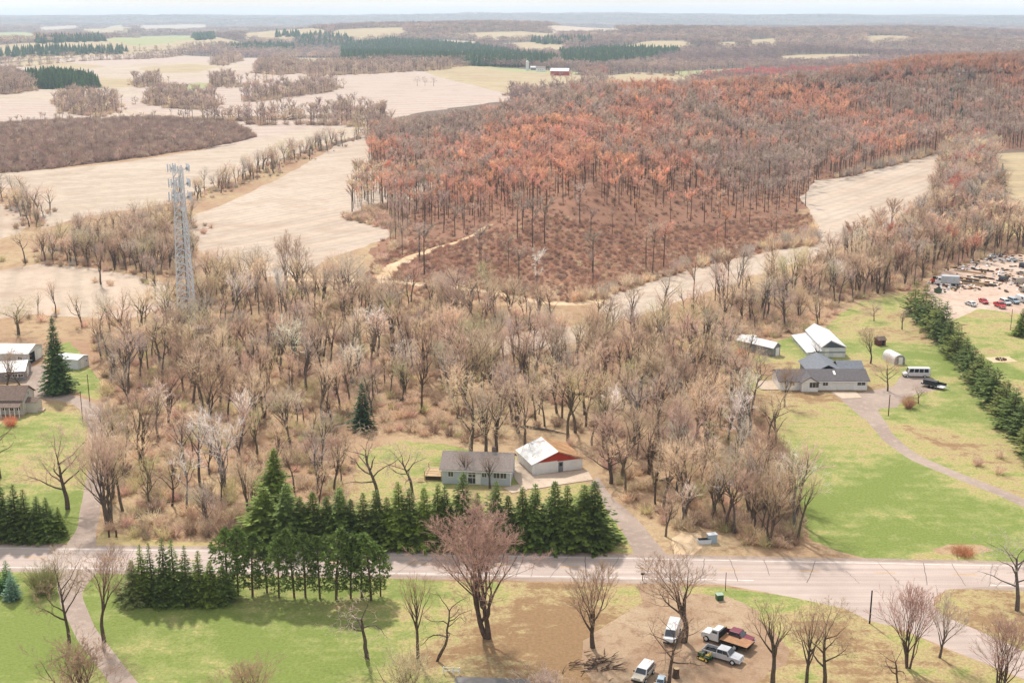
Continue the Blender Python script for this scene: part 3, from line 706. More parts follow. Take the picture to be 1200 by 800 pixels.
def scatter(poly, s, holes=(), jit=.9, keep=1.0):
    """jittered positions inside a world outline, none inside holes, only where the camera looks"""
    P = np.array(poly); x0, y0 = P.min(0); x1, y1 = P.max(0)
    X, Y = np.meshgrid(np.arange(x0, x1 + s, s), np.arange(y0, y1 + s, s)); X = X.ravel() + RNG.uniform(-.5, .5, X.size) * s * jit; Y = Y.ravel() + RNG.uniform(-.5, .5, Y.size) * s * jit
    k = inpoly(P, X, Y) & inview(X, Y) & (RNG.random(X.size) < keep)
    for h in holes: k &= ~inpoly(np.array(h), X, Y)
    X, Y = X[k], Y[k]
    return np.stack([X, Y, terr(X, Y)], 1)
def project(p):
    d = p[:, 1] * CP - (p[:, 2] - HC) * SP; up = p[:, 1] * SP + (p[:, 2] - HC) * CP
    return 600 + FPX * p[:, 0] / d, 400 - FPX * up / d
# ------------------------------------------------------------------ planting
T_PALE, T_PINK, T_BROWN, T_GREY, T_OLIVE, T_RED = (lin(202, 180, 154, .62), lin(192, 164, 146, .6), lin(158, 134, 114, .6), lin(176, 162, 150, .6), lin(184, 172, 134, .6), lin(186, 112, 94, .6))
def jt(t, a=.14):
    k = 1 + random.uniform(-a, a); return tuple(c * k * (1 + random.uniform(-.05, .05)) for c in t[:3])
# single trees one can point at: (shape, u, base v, top v, width px, label, tint)
for a in [
    ('broad', 81, 752, 640, 66, 'bare tree leaning left on bright green lawn, nearest the left driveway bend', T_BROWN, 2.0),
    ('vase2', 122, 751, 640, 62, 'upright bare tree with forked trunk on lawn right of the left driveway', T_BROWN, .5),
    ('multi', 98, 838, 752, 110, 'pale twiggy tree cut off by the bottom left edge across the driveway', T_BROWN, 1.1),
    ('dead', 430, 771, 690, 84, 'leaning dead tree with crooked bare limbs on the lawn below the pine row', T_GREY, 3.3),
    ('slim', 490, 773, 664, 40, 'slim upright bare tree beside a pollarded tree on the lower lawn', T_BROWN, 2.2),
    ('dead2', 511, 774, 678, 84, 'pollarded tree with thick trunk and crooked horizontal limbs on the lower lawn', T_BROWN, 1.2),
    ('twin', 574, 745, 588, 130, 'largest bare tree, twin trunk and pinkish twigs, overlapping the spruce row', lin(184, 150, 132, .5), .3),
    ('vase', 695, 758, 652, 84, 'vase-shaped bare tree above the pile of cut branches', T_BROWN, .9),
    ('vase2', 801, 752, 652, 96, 'bare tree with many limbs standing beside the white van', T_BROWN, 2.7),
    ('oak', 784, 802, 700, 92, 'bare tree with long left limbs in the dirt lot at the bottom edge', T_BROWN, 4.1),
    ('slim', 905, 806, 700, 58, 'multi-limbed bare tree right of the parked trucks, left of three', T_BROWN, 1.0),
    ('slim', 944, 812, 706, 46, 'slender bare tree in the middle of three at the bottom right lawn', T_BROWN, 5.0),
    ('broad', 966, 806, 704, 84, 'bare tree with crooked spreading limbs, right of three on bottom right lawn', T_BROWN, .4),
    ('multi', 1064, 782, 682, 64, 'reddish-twigged bare tree in front of the side road junction', lin(182, 150, 136, .5), 1.9),
    ('vase', 1101, 770, 692, 46, 'small vase-shaped bare tree at the inside bend of the side road', T_GREY, 2.2),
    ('multi', 1172, 818, 722, 76, 'reddish bare tree cut off by the bottom right edge', lin(176, 144, 130, .5), 3.1),
    ('oak', 1192, 715, 626, 104, 'large grey spreading tree at the right edge by the junction', T_GREY, .8),
    ('dead', 1052, 822, 748, 50, 'small crooked bare tree at the bottom edge below the junction', T_BROWN, 2.5),
    ('multi', 290, 836, 776, 90, 'pale bare crown peeping in at the bottom edge below the pine row', T_BROWN, 2.9),
    ('multi', 640, 838, 786, 70, 'pale bare crown at the bottom edge beside the grey slab', T_GREY, 1.3),
    ('multi', 478, 834, 766, 100, 'pale olive twiggy crown at the bottom edge under the pollarded tree', T_OLIVE, .9),
    ('broad', 79, 596, 500, 88, 'big pinkish bare tree above the small left spruces', T_PINK, 1.6),
    ('vase', 126, 613, 496, 66, 'bare tree on the right verge of the left driveway by the road', T_PINK, .2),
    ('vase', 122, 548, 466, 60, 'pale grey bare tree over the left driveway halfway to the farm', T_GREY, 2.4),
    ('oak', 0, 560, 486, 70, 'dark crooked tree at the left edge above the spruces', T_BROWN, 1.4),
    ('oak', 444, 592, 496, 92, 'pale-limbed oak in the yard left of the blue house', T_PALE, 2.1),
    ('oak', 483, 578, 512, 70, 'small oak in the yard between pale oak and blue house deck', T_GREY, 3.0),
    ('broad', 552, 538, 432, 86, 'tall bare tree behind the left end of the blue house', T_PALE, 3.7),
    ('slim', 570, 540, 452, 44, 'slender bare tree behind the middle of the blue house', T_GREY, 1.7),
    ('slim', 582, 538, 446, 44, 'slender bare tree behind the right end of the blue house', T_BROWN, 3.9),
    ('slim', 546, 566, 526, 26, 'small bare tree in front of the blue house roof', T_BROWN, 1.2),
    ('slim', 574, 572, 530, 26, 'thin bare tree by the right half of the blue house front', T_BROWN, 2.2),
    ('broad', 615, 530, 440, 60, 'bare tree just behind the red and white garage', T_PALE, 2.9),
    ('broad', 716, 566, 500, 76, 'brown bare tree at the right end of the concrete pad', T_BROWN, .9),
    ('vase2', 919, 477, 428, 32, 'small bare tree on the lawn before the white ranch house', T_BROWN, .7),
    ('broad', 891, 438, 408, 22, 'small bare tree between wood and the grey gable shed', T_GREY, 1.7),
    ('slim', 957, 426, 398, 18, 'small bare tree in front of the white pole barn', T_GREY, .7),
    ('vase2', 1020, 426, 384, 28, 'upright bare tree right of the white pole barn', T_BROWN, 2.7),
    ('broad', 1040, 458, 414, 34, 'pink-tinged bare tree between ranch house and white bus', T_PINK, 1.1),
    ('broad', 1076, 473, 452, 26, 'low round bare tree below the flat trailer on the lawn', T_BROWN, 2.1),
    ('slim', 1057, 386, 360, 14, 'thin young tree on the lawn left of the pine row', T_GREY, 2.5),
    ('broad', 1024, 376, 352, 20, 'young bare tree on the upper lawn by the creek wood', T_GREY, 1.9),
    ('broad', 412, 357, 296, 50, 'round-headed grey tree standing by the sandy track', lin(176, 160, 150, .62), 1.3),
    ('vase', 335, 332, 268, 30, 'tall narrow bare tree before the curved tan field, left one', T_BROWN, 1.3),
    ('vase', 348, 331, 276, 30, 'tall narrow bare tree before the curved tan field, right one', T_BROWN, 2.3),
    ('broad', 22, 392, 348, 60, 'bare spreading tree at left edge above the white barns', T_OLIVE, .3),
    ('vase2', 10, 462, 410, 40, 'dark bare tree between the white barns and farmhouse', T_BROWN, .9),
    ('oak', 26, 460, 424, 44, 'dark crooked tree leaning over the farmyard gravel', T_BROWN, 2.9),
]:
    px_tree(a[0], a[1], a[2], a[3], a[4], a[5], jt(a[6], .06), rz=a[7])

ORD = ['first', 'second', 'third', 'fourth', 'fifth', 'sixth', 'seventh', 'eighth', 'ninth', 'tenth', 'eleventh', 'twelfth', 'thirteenth', 'fourteenth', 'fifteenth', 'sixteenth', 'seventeenth', 'eighteenth', 'nineteenth', 'twentieth', 'twenty-first', 'twenty-second', 'twenty-third', 'twenty-fourth', 'twenty-fifth', 'twenty-sixth']
# conifers, row by row
random.seed(21)
rowN = [(310, 634, 569, 44), (322, 612, 524, 46), (337, 637, 566, 38), (353, 635, 578, 32), (369, 634, 573, 36), (383, 636, 580, 30), (399, 635, 572, 36), (412, 637, 582, 28), (425, 637, 577, 28), (443, 638, 571, 34), (455, 637, 578, 28), (468, 638, 566, 34), (481, 638, 569, 30), (497, 639, 567, 34),
        (512, 639, 568, 32), (523, 638, 567, 30), (540, 638, 547, 40), (560, 639, 574, 30), (579, 638, 561, 38), (596, 639, 577, 32), (612, 639, 569, 32), (625, 638, 566, 34), (649, 639, 564, 40), (664, 639, 568, 34), (684, 639, 565, 38), (697, 638, 562, 38)]
for i, (u, vb, vt, w) in enumerate(rowN):
    lab = 'dark spruce in the row across the road, %s from the left end' % ORD[i] if i < 13 else 'dark spruce in the row across the road, %s from the right end' % ORD[len(rowN) - 1 - i]
    if vt == 524: lab = 'tallest dark spruce, rising above the left end of the roadside row'
    elif i == 0: lab = 'broad dark spruce at the left end of the roadside row'
    elif vt == 547: lab = 'tall pointed spruce standing in front of the blue house'
    elif i == len(rowN) - 1: lab = 'spruce at the right end of the row beside the dirt drive'
    conifer('bigspruce' if vt == 524 else 'spruce%d' % (i % 3), u, vb, vt, w * (1.3 if i > 2 else 1.4), lab, group='spruces along the far side of the road')
for i, (u, vb, vt, w) in enumerate([(157, 706, 652, 30), (169, 705, 637, 24), (181, 706, 635, 24), (194, 707, 630, 24), (206, 706, 633, 24), (219, 707, 637, 26), (234, 706, 645, 28), (248, 706, 656, 28), (263, 704, 660, 26)]):
    conifer('fir%d' % (i % 2) if i else 'spruce1', u, vb, vt, w * 1.1, 'narrow spruce in the clump below the road, %s from its left end' % ORD[i] if i else 'paler low spruce at the left end of the clump beside the driveway', group='spruces in the clump below the road', tint=None if i else lin(108, 118, 78, .6))
for i, (u, vb, vt, w) in enumerate([(267, 692, 618, 26), (279, 697, 617, 26), (296, 698, 624, 26), (313, 694, 640, 22), (327, 700, 632, 26), (345, 700, 620, 28), (358, 699, 620, 26), (375, 701, 623, 26), (394, 702, 616, 30), (411, 700, 621, 26), (424, 700, 624, 26), (435, 703, 619, 28), (446, 698, 634, 22)]):
    lab = 'bare-stemmed pine with tufted crown below the road, %s from the left' % ORD[i]
    if i == 0: lab = 'leftmost bare-stemmed pine, next to the spruce clump'
    if i == 12: lab = 'short rightmost bare-stemmed pine at the end of the row'
    conifer('pine%d' % (i % 3), u, vb, vt, w * 1.15, lab, 'pine_tree', 'pine', 'bare-stemmed pines below the road', lin(90, 110, 58, .5))
for i, (u, vb, vt, w) in enumerate([(2, 628, 551, 40), (21, 631, 567, 26), (33, 632, 573, 26), (45, 632, 581, 26), (58, 631, 582, 24), (70, 628, 592, 20)]):
    conifer('fir%d' % (i % 2) if i else 'spruce0', u, vb, vt, w * 1.15, 'tall dark spruce cut by the left edge above the road' if i == 0 else 'small dark spruce at left above the road, %s from the picture edge' % ORD[i], group='spruces at the left end above the road')
conifer('bluespruce', 15, 702, 668, 20, 'small blue-grey spruce on the lawn at the left edge', tint=lin(96, 124, 116, .6))
conifer('bluespruce', 11, 693, 656, 18, 'green spruce just behind the blue-grey spruce', tint=lin(60, 96, 60, .55))
conifer('bluespruce', -2, 694, 666, 18, 'low green spruce cut by the left edge beside the blue-grey spruce', tint=lin(60, 96, 60, .55))
conifer('bigspruce', 69, 460, 371, 37, 'lone tall dark spruce in the left farmyard', tint=lin(74, 98, 58, .5))
conifer('spruce1', 425, 502, 447, 30, 'dark evergreen alone in the brown wood left of the house', tint=lin(48, 70, 48, .55))
conifer('spruce0', 1197, 393, 360, 22, 'dark evergreen at the right edge below the parked cars')
for i, (u, vb, vt, w) in enumerate([(1071, 369, 328, 22), (1082, 378, 332, 26), (1090, 386, 343, 24), (1098, 395, 349, 28), (1107, 402, 352, 30), (1112, 412, 372, 28), (1120, 421, 380, 28), (1130, 432, 392, 28), (1138, 442, 402, 30), (1146, 452, 412, 30), (1155, 462, 422, 30), (1165, 474, 428, 34), (1176, 487, 442, 34), (1187, 502, 452, 36), (1197, 514, 466, 38), (1210, 530, 482, 40), (1222, 545, 500, 40)]):
    lab = 'shaggy pine in the right-hand row, %s from its far end' % ORD[i]
    if i == 0: lab = 'farthest shaggy pine of the right-hand row, by the salvage yard'
    conifer('whitepine%d' % (i % 3), u, vb, vt, w * 1.02, lab, 'pine_tree', 'pine', 'shaggy pines in the right-hand row', lin(100, 110, 56, .46) if i % 3 == 0 else lin(82, 100, 50, .46))

# ---- far-off plants: the few single ones named here also lend their shape to the masses
def far_thing(name, key, mb, mats, u, v, label, cat, tint, h=None, group=None):
    p = G(u, v); o = obj(name, mb.mesh(name, mats), None, (p[0], p[1], p[2] - .1), random.uniform(0, 6)); o['tint'] = [float(c) for c in tint[:3]]
    tag(o, label, cat, group); return o
HT = [far_thing('bare_tree', 'h', far_tree(300 + i, 16, 3.3 + .3 * i, 420, .46 + .05 * i), [M_TWIG, M_BARK], u, v, l_, 'tree', t) for i, (u, v, l_, t) in enumerate([
    (629, 352, 'white-barked bare tree at the foot of the brown slope', lin(214, 204, 194, .6)), (838, 352, 'tall bare tree before the valley field, leftmost of three', T_BROWN),
    (852, 350, 'tall bare tree before the valley field, middle of three', T_BROWN), (870, 346, 'tall bare tree before the valley field, rightmost of three', T_GREY)])]
BU = [far_thing('bare_shrub', 'b', bush(320 + i, 2.4, 1.6), [M_TWIG], u, v, l_, 'shrub', t) for i, (u, v, l_, t) in enumerate([
    (1146, 545, 'small bare shrub on the right lawn, left of three by the drive', T_PINK), (1171, 536, 'small bare shrub on the right lawn, topmost of three by the drive', T_PALE), (1171, 555, 'small bare shrub on the right lawn, lowest of three by the drive', T_PALE)])]
PU = [far_thing('bare_tree', 'p', puff(340 + i, 13, 4.2), [M_TWIG, M_BARK], u, v, l_, 'tree', T_GREY) for i, (u, v, l_) in enumerate([
    (489, 101, 'tiny bare tree alone in the far grey field, left of three'), (498, 101, 'tiny bare tree alone in the far grey field, middle of three'), (508, 101, 'tiny bare tree alone in the far grey field, right of three')])]
FC = [far_thing('evergreen_tree', 'c', far_con(360 + i, 16, 3.6), [M_NEEDLE], u, v, l_, 'evergreen', lin(60, 84, 66, .5)) for i, (u, v, l_) in enumerate([
    (1113, 124, 'dark evergreen standing out of the red wood at far right'), (883, 94, 'dark evergreen on the crest of the red wood'), (1125, 150, 'dark evergreen on the right above the contour field'), (949, 98, 'dark evergreen pair member on the red wood crest')])]
far_thing('evergreen_tree', 'c', far_con(371, 14, 3.4), [M_NEEDLE], 1172, 225, 'small evergreen at the edge of the tan field far right', 'evergreen', lin(60, 92, 60, .5))

FIELDS = [c[2] for c in COVER if c[0] in ('field', 'pasture', 'track', 'lawn', 'dirt_lot', 'driveway', 'road', 'thicket_floor', 'side_road', 'shoulder')]
OPEN = [c[2] for c in COVER if c[0] in ('field', 'track', 'lawn', 'dirt_lot', 'driveway', 'thicket_floor', 'road', 'side_road', 'shoulder', 'dirt_patch')]
WMAIN = GP([(118, 628), (114, 600), (124, 560), (128, 500), (120, 470), (114, 440), (106, 405), (120, 388), (160, 384), (205, 366), (208, 335), (250, 328), (330, 338), (430, 345), (520, 352), (600, 366), (640, 374), (700, 392), (760, 384), (830, 366), (900, 344), (960, 322), (1010, 322), (1050, 330), (1062, 338), (1020, 348), (985, 362), (965, 382), (930, 392), (895, 402),
            (876, 424), (868, 452), (896, 482), (912, 520), (922, 560), (934, 600), (946, 634), (928, 643), (860, 642), (826, 636), (800, 618), (785, 640), (762, 616), (728, 582), (708, 560), (698, 540), (690, 528), (620, 512), (560, 522), (520, 513), (470, 510), (425, 524), (405, 560), (399, 600), (380, 622), (330, 605), (300, 630), (200, 632)])
def noise2(x, y, s): return (np.sin(x / s + 1.3 * np.sin(y / s * .7)) + np.sin(y / s * 1.1 + 1.7 + np.sin(x / s * .6)) + np.sin((x + y) / s * .43)) / 3
# the middle wood: the nearest trees one by one, the rest as a mass
P = scatter(WMAIN, 5.1, OPEN); P = P[np.argsort(P[:, 1])]
keep = RNG.random(len(P)) < .62 + .4 * noise2(P[:, 0], P[:, 1], 17); P = P[keep]
EDGE = GP([(800, 606), (880, 586), (924, 586), (946, 632), (928, 643), (860, 641), (828, 628)])
P = np.vstack([P, scatter(EDGE, 4.4, OPEN)]); P = P[np.argsort(P[:, 1])]
# clear of the tower compound
tb = G(222, 388); KEEPOFF = [(G(222, 388), 6), (G(228, 394), 5), (G(203, 382), 4), (G(876, 404), 7), (G(912, 410), 9), (G(880, 412), 6), (G(873, 454), 4), (G(829, 637), 5), (G(425, 502), 4.5), (G(425, 514), 6), (G(424, 528), 6), (G(650, 545), 9), (G(558, 560), 11), (G(600, 540), 6)]
def clear(P):
    for q, r_ in KEEPOFF: P = P[np.hypot(P[:, 0] - q[0], P[:, 1] - q[1]) > r_]
    return P
P = clear(P)
TW = [T_PALE, T_PINK, T_BROWN, T_GREY, T_OLIVE, lin(218, 208, 196, .62)]; TN = ['pale tan', 'pinkish', 'brown', 'grey', 'olive-tinged', 'whitish']
def zone(u, v):
    if u > 860 and v < 400: return 'by the creek behind the ranch house'
    if v < 420: return 'at the back of the middle wood near the tan strip' if u > 400 else 'around the lattice tower'
    if u > 700: return 'between the dirt drive and the right lawn' if v > 500 else 'in the wood left of the ranch house'
    if u > 400: return 'in the wood behind the blue house'
    return 'in the wood between left driveway and tall spruces' if v > 500 else 'in the wood right of the left farmyard'
random.seed(5)
NIND = 246
step = 1.0
uu, vv = project(P)
for i in range(min(NIND, len(P))):
    k = random.choices(range(6), (5, 3, 4, 3, 1.6, .8))[0]; h = random.uniform(7.5, 16.5)
    j = random.randrange(6); sz = 'small' if h < 9.5 else 'tall' if h > 14 else 'mid-sized'; sh = ('spreading', 'straight-stemmed', 'broad', 'narrow', 'crooked', 'multi-stemmed')[j]
    q = '%s %s %s bare tree' % (sz, sh, TN[k])
    bare_tree('wood%d' % j, P[i], h, q + ' ' + zone(uu[i], vv[i]), group=q + 's ' + zone(uu[i], vv[i]), tint=jt(TW[k]))
def src(k):
    for o in bpy.data.objects:
        if o.name.startswith('crown') and o.data == PROTO[k][1]: return [q for q in o.parent.children]
SRC_W = [s_ for s_ in (src('wood%d' % i) for i in range(6)) if s_]
def tints(n, pal, wts, a=.16):
    pal = np.array([p[:3] for p in pal]); i = RNG.choice(len(pal), n, p=np.array(wts) / sum(wts))
    return pal[i] * RNG.uniform(1 - a, 1 + a, (n, 1)) * RNG.uniform(.95, 1.05, (n, 3))
def mass(name, srcs, P, hs, H, pal, wts, label, cat, wf=(.85, 1.2), tint=None, xy=1.0, sink=.1):
    n = len(P); z = RNG.uniform(hs[0], hs[1], n) / H; w = z * RNG.uniform(wf[0], wf[1], n) * xy
    P = P.copy(); P[:, 2] -= sink
    return gn_scatter(name, srcs, P, RNG.uniform(0, 6.28, n), np.stack([w, w, z], 1), RNG.integers(0, len(srcs), n), tints(n, pal, wts) if tint is None else tint, label, cat)
Q = P[NIND:]
mass('bare_wood', SRC_W, Q, (9, 16), 15, TW, (5, 3, 4, 3, 1.6, .7), 'mass of bare brown and tan trees filling the middle wood', 'wood')
# brush under and around the trees
B = clear(scatter(WMAIN, 2.1, OPEN, keep=.8)); B = B[RNG.random(len(B)) < .62 + .5 * noise2(B[:, 0] + 40, B[:, 1], 13)]
B = np.vstack([B, clear(scatter(EDGE, 1.7, OPEN)), scatter(GP([(140, 600), (300, 596), (300, 632), (150, 632)]), 2.6, OPEN)])
mass('undergrowth', BU, B, (.9, 3.4), 2.4, [T_PALE, T_PINK, T_BROWN, T_OLIVE], (4, 2, 3, 2), 'tangled tan and brown undergrowth beneath the middle wood', 'undergrowth')
# tree belts in the middle distance (left belt, creek belt), rows and hedges
def belt(uvs, s, holes=OPEN): return scatter(GP(uvs), s, holes)
def hedge(uvs, w, s):
    pts = GP(uvs); o = []
    for a, b in zip(pts[:-1], pts[1:]):
        n = max(1, int(math.dist(a, b) / s))
        for k in range(n):
            t = (k + RNG.random()) / n; o.append((a[0] + (b[0] - a[0]) * t + RNG.normal() * w / 2, a[1] + (b[1] - a[1]) * t + RNG.normal() * w / 2))
    o = np.array(o); return np.column_stack([o, terr(o[:, 0], o[:, 1])])
LB = np.vstack([belt([(40, 300), (70, 290), (130, 276), (200, 262), (226, 262), (226, 320), (205, 322), (150, 320), (100, 312), (50, 308)], 4.4), hedge([(-20, 312), (40, 304), (110, 308)], 5, 5),
                hedge([(210, 238), (250, 224), (300, 206), (345, 188), (380, 172)], 7, 3.6), hedge([(375, 176), (400, 166), (440, 160)], 8, 5), hedge([(-30, 222), (10, 232), (44, 252)], 8, 4), hedge([(44, 252), (40, 268)], 4, 4),
                hedge([(120, 330), (190, 352)], 12, 9), hedge([(60, 372), (120, 376), (190, 372)], 8, 6), hedge([(0, 372), (50, 374)], 8, 7)])
mass('tree_belt', SRC_W, LB, (7, 14), 15, TW, (5, 2, 5, 4, 1, .3), 'belt of bare trees between the tan fields left of the tower', 'wood')
mass('belt_brush', BU, np.repeat(LB, 3, 0) + np.column_stack([RNG.normal(size=(len(LB) * 3, 2)) * 3, np.zeros(len(LB) * 3)]), (1, 3.2), 2.4, TW, (4, 3, 5, 2, 1, .1), 'brown brush under the tree belts among the tan fields', 'undergrowth')
CB = np.vstack([belt([(960, 306), (1000, 296), (1050, 276), (1088, 250), (1100, 214), (1104, 182), (1130, 170), (1162, 178), (1172, 232), (1182, 266), (1240, 280), (1240, 298), (1160, 304), (1100, 320), (1070, 336), (1040, 326), (1000, 316)], 4.6), hedge([(760, 380), (830, 358), (900, 336), (960, 316)], 7, 9)])
mass('creek_wood', SRC_W + HT, CB, (9, 17), 15.3, [T_PALE, T_PINK, T_BROWN, T_GREY, T_RED], (4, 4, 3, 4, 1), 'belt of bare grey and pinkish trees along the creek at right', 'wood')
CBb = scatter(GP([(950, 308), (1000, 300), (1070, 280), (1100, 240), (1106, 190), (1165, 180), (1180, 262), (1240, 282), (1240, 298), (1150, 306), (1090, 324), (1060, 342), (1000, 340), (960, 350), (940, 384), (900, 396), (880, 380), (900, 340)]), 2.4, OPEN, keep=.8)
mass('creek_brush', BU, clear(CBb), (1, 3.6), 2.4, [T_PALE, T_PINK, T_BROWN], (4, 2, 3), 'brown and tan brush along the creek at right', 'undergrowth')
# the red hill
CLEAR = GP([(420, 345), (440, 300), (470, 284), (540, 280), (600, 264), (700, 262), (800, 266), (870, 258), (955, 250), (940, 290), (830, 318), (700, 358)])
HP = scatter([tuple(p) for p in HILL], 5.6, [c[2] for c in COVER if c[0] in ('field', 'track')])
near = inpoly(np.array(CLEAR), HP[:, 0], HP[:, 1]); dcl = pdist(np.array(CLEAR), HP[:, 0], HP[:, 1]); HP = HP[np.where(near, RNG.random(len(HP)) < .07, RNG.random(len(HP)) < .3 + .7 * sstep(5, 75, dcl))]
hu, hv = project(HP)
O_ = np.array([lin(202, 156, 128, .64)[:3], lin(190, 144, 124, .62)[:3], lin(182, 150, 134, .62)[:3], lin(178, 158, 144, .6)[:3], lin(162, 144, 132, .6)[:3]])
red = .26 + .9 * noise2(HP[:, 0], HP[:, 1], 30) + .7 * noise2(HP[:, 0] + 99, HP[:, 1] * 1.3, 12)
for (u, v, s_, k) in [(820, 215, 60, .5), (640, 170, 70, .45), (540, 215, 40, .35), (700, 220, 60, .25), (900, 170, 60, .1), (760, 150, 60, .3), (1060, 90, 120, .45), (1000, 140, 60, -.25), (900, 240, 50, -.6), (860, 260, 60, -.4), (470, 190, 30, -.1), (660, 135, 60, -.35)]:
    red += k * np.exp(-((hu - u) ** 2 + ((hv - v) * 1.6) ** 2) / s_ ** 2)
red += RNG.normal(size=len(red)) * .3
ci = np.digitize(-red, [-1.05, -.62, -.38, -.1]); ht = O_[ci] * (RNG.uniform(.8, 1.25, (len(HP), 1)) * np.interp(hv, [85, 130], [.75, 1.0])[:, None]) * RNG.uniform(.95, 1.05, (len(HP), 3))
mass('red_wood', HT, HP, (9, 18.5), 16, None, None, 'mass of bare trees with red and orange buds covering the hill', 'wood', tint=ht)
BP = np.vstack([scatter(CLEAR, 1.75, [c[2] for c in COVER if c[0] in ('field', 'track')], keep=.85), scatter([tuple(p) for p in HILL[[0, 1, 2, 3, 4, 5, 6, 18, 19, 20, 21]]], 4.5, FIELDS)])
mass('slope_brush', BU, BP, (.6, 1.9), 2.4, [lin(170, 132, 112, .55), lin(188, 152, 128, .55), lin(150, 122, 108, .55), lin(204, 180, 154, .55)], (4, 3, 3, 1.2), 'rust brown brush on the cleared front of the hill', 'undergrowth')
FR = scatter(GP([(640, 362), (700, 344), (800, 314), (880, 296), (960, 268), (965, 215), (1000, 200), (1090, 176), (1096, 184), (1000, 212), (960, 226), (958, 290), (880, 306), (720, 352)]), 3.6, [c[2] for c in COVER if c[0] in ('field', 'track')])
mass('wood_edge', BU, FR, (2.5, 6), 2.4, [T_PALE, T_GREY, T_PINK], (4, 3, 1), 'pale grey saplings edging the valley field below the hill', 'undergrowth', wf=(.6, .9))
TG = scatter(GP([(398, 256), (455, 270), (462, 282), (440, 332), (428, 345), (446, 300), (476, 290), (480, 252), (512, 234), (440, 242)]), 3.0)
mass('field_corner_brush', BU, TG, (1.5, 4), 2.4, [T_PALE, T_BROWN, T_PINK], (3, 3, 2), 'brown brush on the tongue between the two tan field lobes', 'undergrowth')
TG2 = scatter(GP([(420, 212), (520, 214), (512, 234), (440, 242), (405, 254)]), 5.0)
mass('field_corner_trees', HT, TG2, (9, 15), 16, [T_PALE, T_BROWN, T_PINK, lin(204, 128, 108, .58)], (3, 3, 2, 2), 'bare trees on the tongue at the left toe of the red hill', 'wood')
# the dark thicket on the left
TH = scatter(COVER[[c[0] for c in COVER].index('thicket_floor')][2], 4.0)
TH2 = TH[RNG.random(len(TH)) < .06]
mass('thicket_trees', HT, TH2, (5, 9), 16, [T_BROWN, T_GREY, T_PINK], (2, 1, 1), 'scattered bare young trees rising from the dark thicket', 'wood')
mass('thicket', BU, TH, (2.0, 5.0), 2.4, [lin(160, 134, 120, .56), lin(176, 152, 136, .56), lin(142, 118, 108, .56)], (3, 2, 2), 'dense dark brown thicket between tan fields at left', 'thicket', wf=(.7, 1.0))

# fallen logs on the wood floor
for k, (u, v, r_, L_) in enumerate(((640, 505, -.5, 11), (690, 462, .2, 7), (470, 470, .9, 8), (330, 560, .3, 6), (240, 520, -.7, 8), (180, 590, .1, 6), (790, 560, .6, 7), (840, 500, -.3, 8))):
    lab = ('long fallen log leaning down behind the garage', 'fallen log in the wood above the garage', 'fallen log in the wood above the yard lawn', 'fallen log behind the left end of the spruce row', 'fallen log in the left wood, between farm and tall spruces', 'fallen log near the road in the left wood', 'fallen log right of the dirt drive', 'fallen log left of the right lawn')[k]
    p = G(u, v); mb = MB(); mb.tube([(-L_ / 2, 0, .25), (0, .2, .3), (L_ / 2, -.1, .2)], [.26, .2, .08], 6, cap=True); mb.tube([(L_ * .1, .1, .3), (L_ * .25, .9, .8)], [.09, .03], 4); o = part('fallen_log', mb, M_BARK, None); o.location = p; o.rotation_euler = (0, 0, r_); o['tint'] = [.3, .26, .22]; tag(o, lab, 'log')
# ------------------------------------------------------------------ buildings
def siding(name, c, scale=5.0, vert=False, rough=.7):
    if name in MATS: return MATS[name]
    q = NM(name, rough, .3); v = q.coord(); w = q.n('ShaderNodeTexWave', wave_type='BANDS', bands_direction='X' if vert else 'Z', i_Scale=scale, i_Distortion=0.0); w.wave_profile = 'SAW'
    q.l(v, w.inputs['Vector']); f = q.noise(v, .8, 6, .65)
    c2 = tuple(x * .84 for x in c[:3]) + (1,)
    q.bump(w.outputs['Fac'], .5, .03); q.out(q.mix(q.rng(f, .35, .7), c, c2)); MATS[name] = q.mat; return q.mat
S_WHITE = siding('white_siding', lin(246, 245, 242, .9)); S_BLUE = siding('blue_siding', lin(206, 216, 224, .78)); S_CREAM = siding('cream_siding', lin(226, 220, 206, .75)); S_GREY = siding('grey_siding', lin(150, 152, 156, .7))
S_RED = siding('red_siding', lin(196, 64, 44, .75), 4); S_DBLUE = siding('slate_siding', lin(96, 108, 124, .65)); S_WMETAL = siding('white_metal_wall', lin(226, 230, 234, .78), 1.2, True, .5)
R_WHITE = siding('white_metal_roof', lin(240, 240, 240, .70), 1.1, True, .45); R_GREY = plain('grey_shingles', lin(176, 162, 154, .64), .95, .1, .16, 3.0); R_BROWN = plain('brown_shingles', lin(158, 136, 124, .6), .95, .1, .18, 2.0)
R_SLATE = plain('slate_shingles', lin(132, 126, 128, .62), .95, .1, .16, 2.0); R_BLUE = plain('blue_grey_shingles', lin(150, 154, 162, .62), .95, .1, .14, 2.0); R_TAN = plain('weathered_tan_roof', lin(206, 160, 118, .66), .9, .1, .24, .7); M_TRIM = plain('white_trim', lin(240, 238, 234, .82), .6, .3, .05)
M_GLASS = plain('window_glass', lin(70, 82, 94, .35), .08, .8, .1); M_DARK = plain('shade_and_dark_paint', lin(52, 50, 50, .4), .9, .1); M_WOOD = plain('raw_wood', lin(222, 190, 150, .72), .85, .2, .15, 2); M_STEEL = plain('galvanised_steel', lin(222, 228, 234, .8), .45, .5, .1, 1)
M_BLACK = plain('black_rubber', lin(40, 40, 42, .5), .8, .2); M_CBLK = plain('weathered_timber', lin(116, 96, 82, .55), .9, .1, .2, 2)
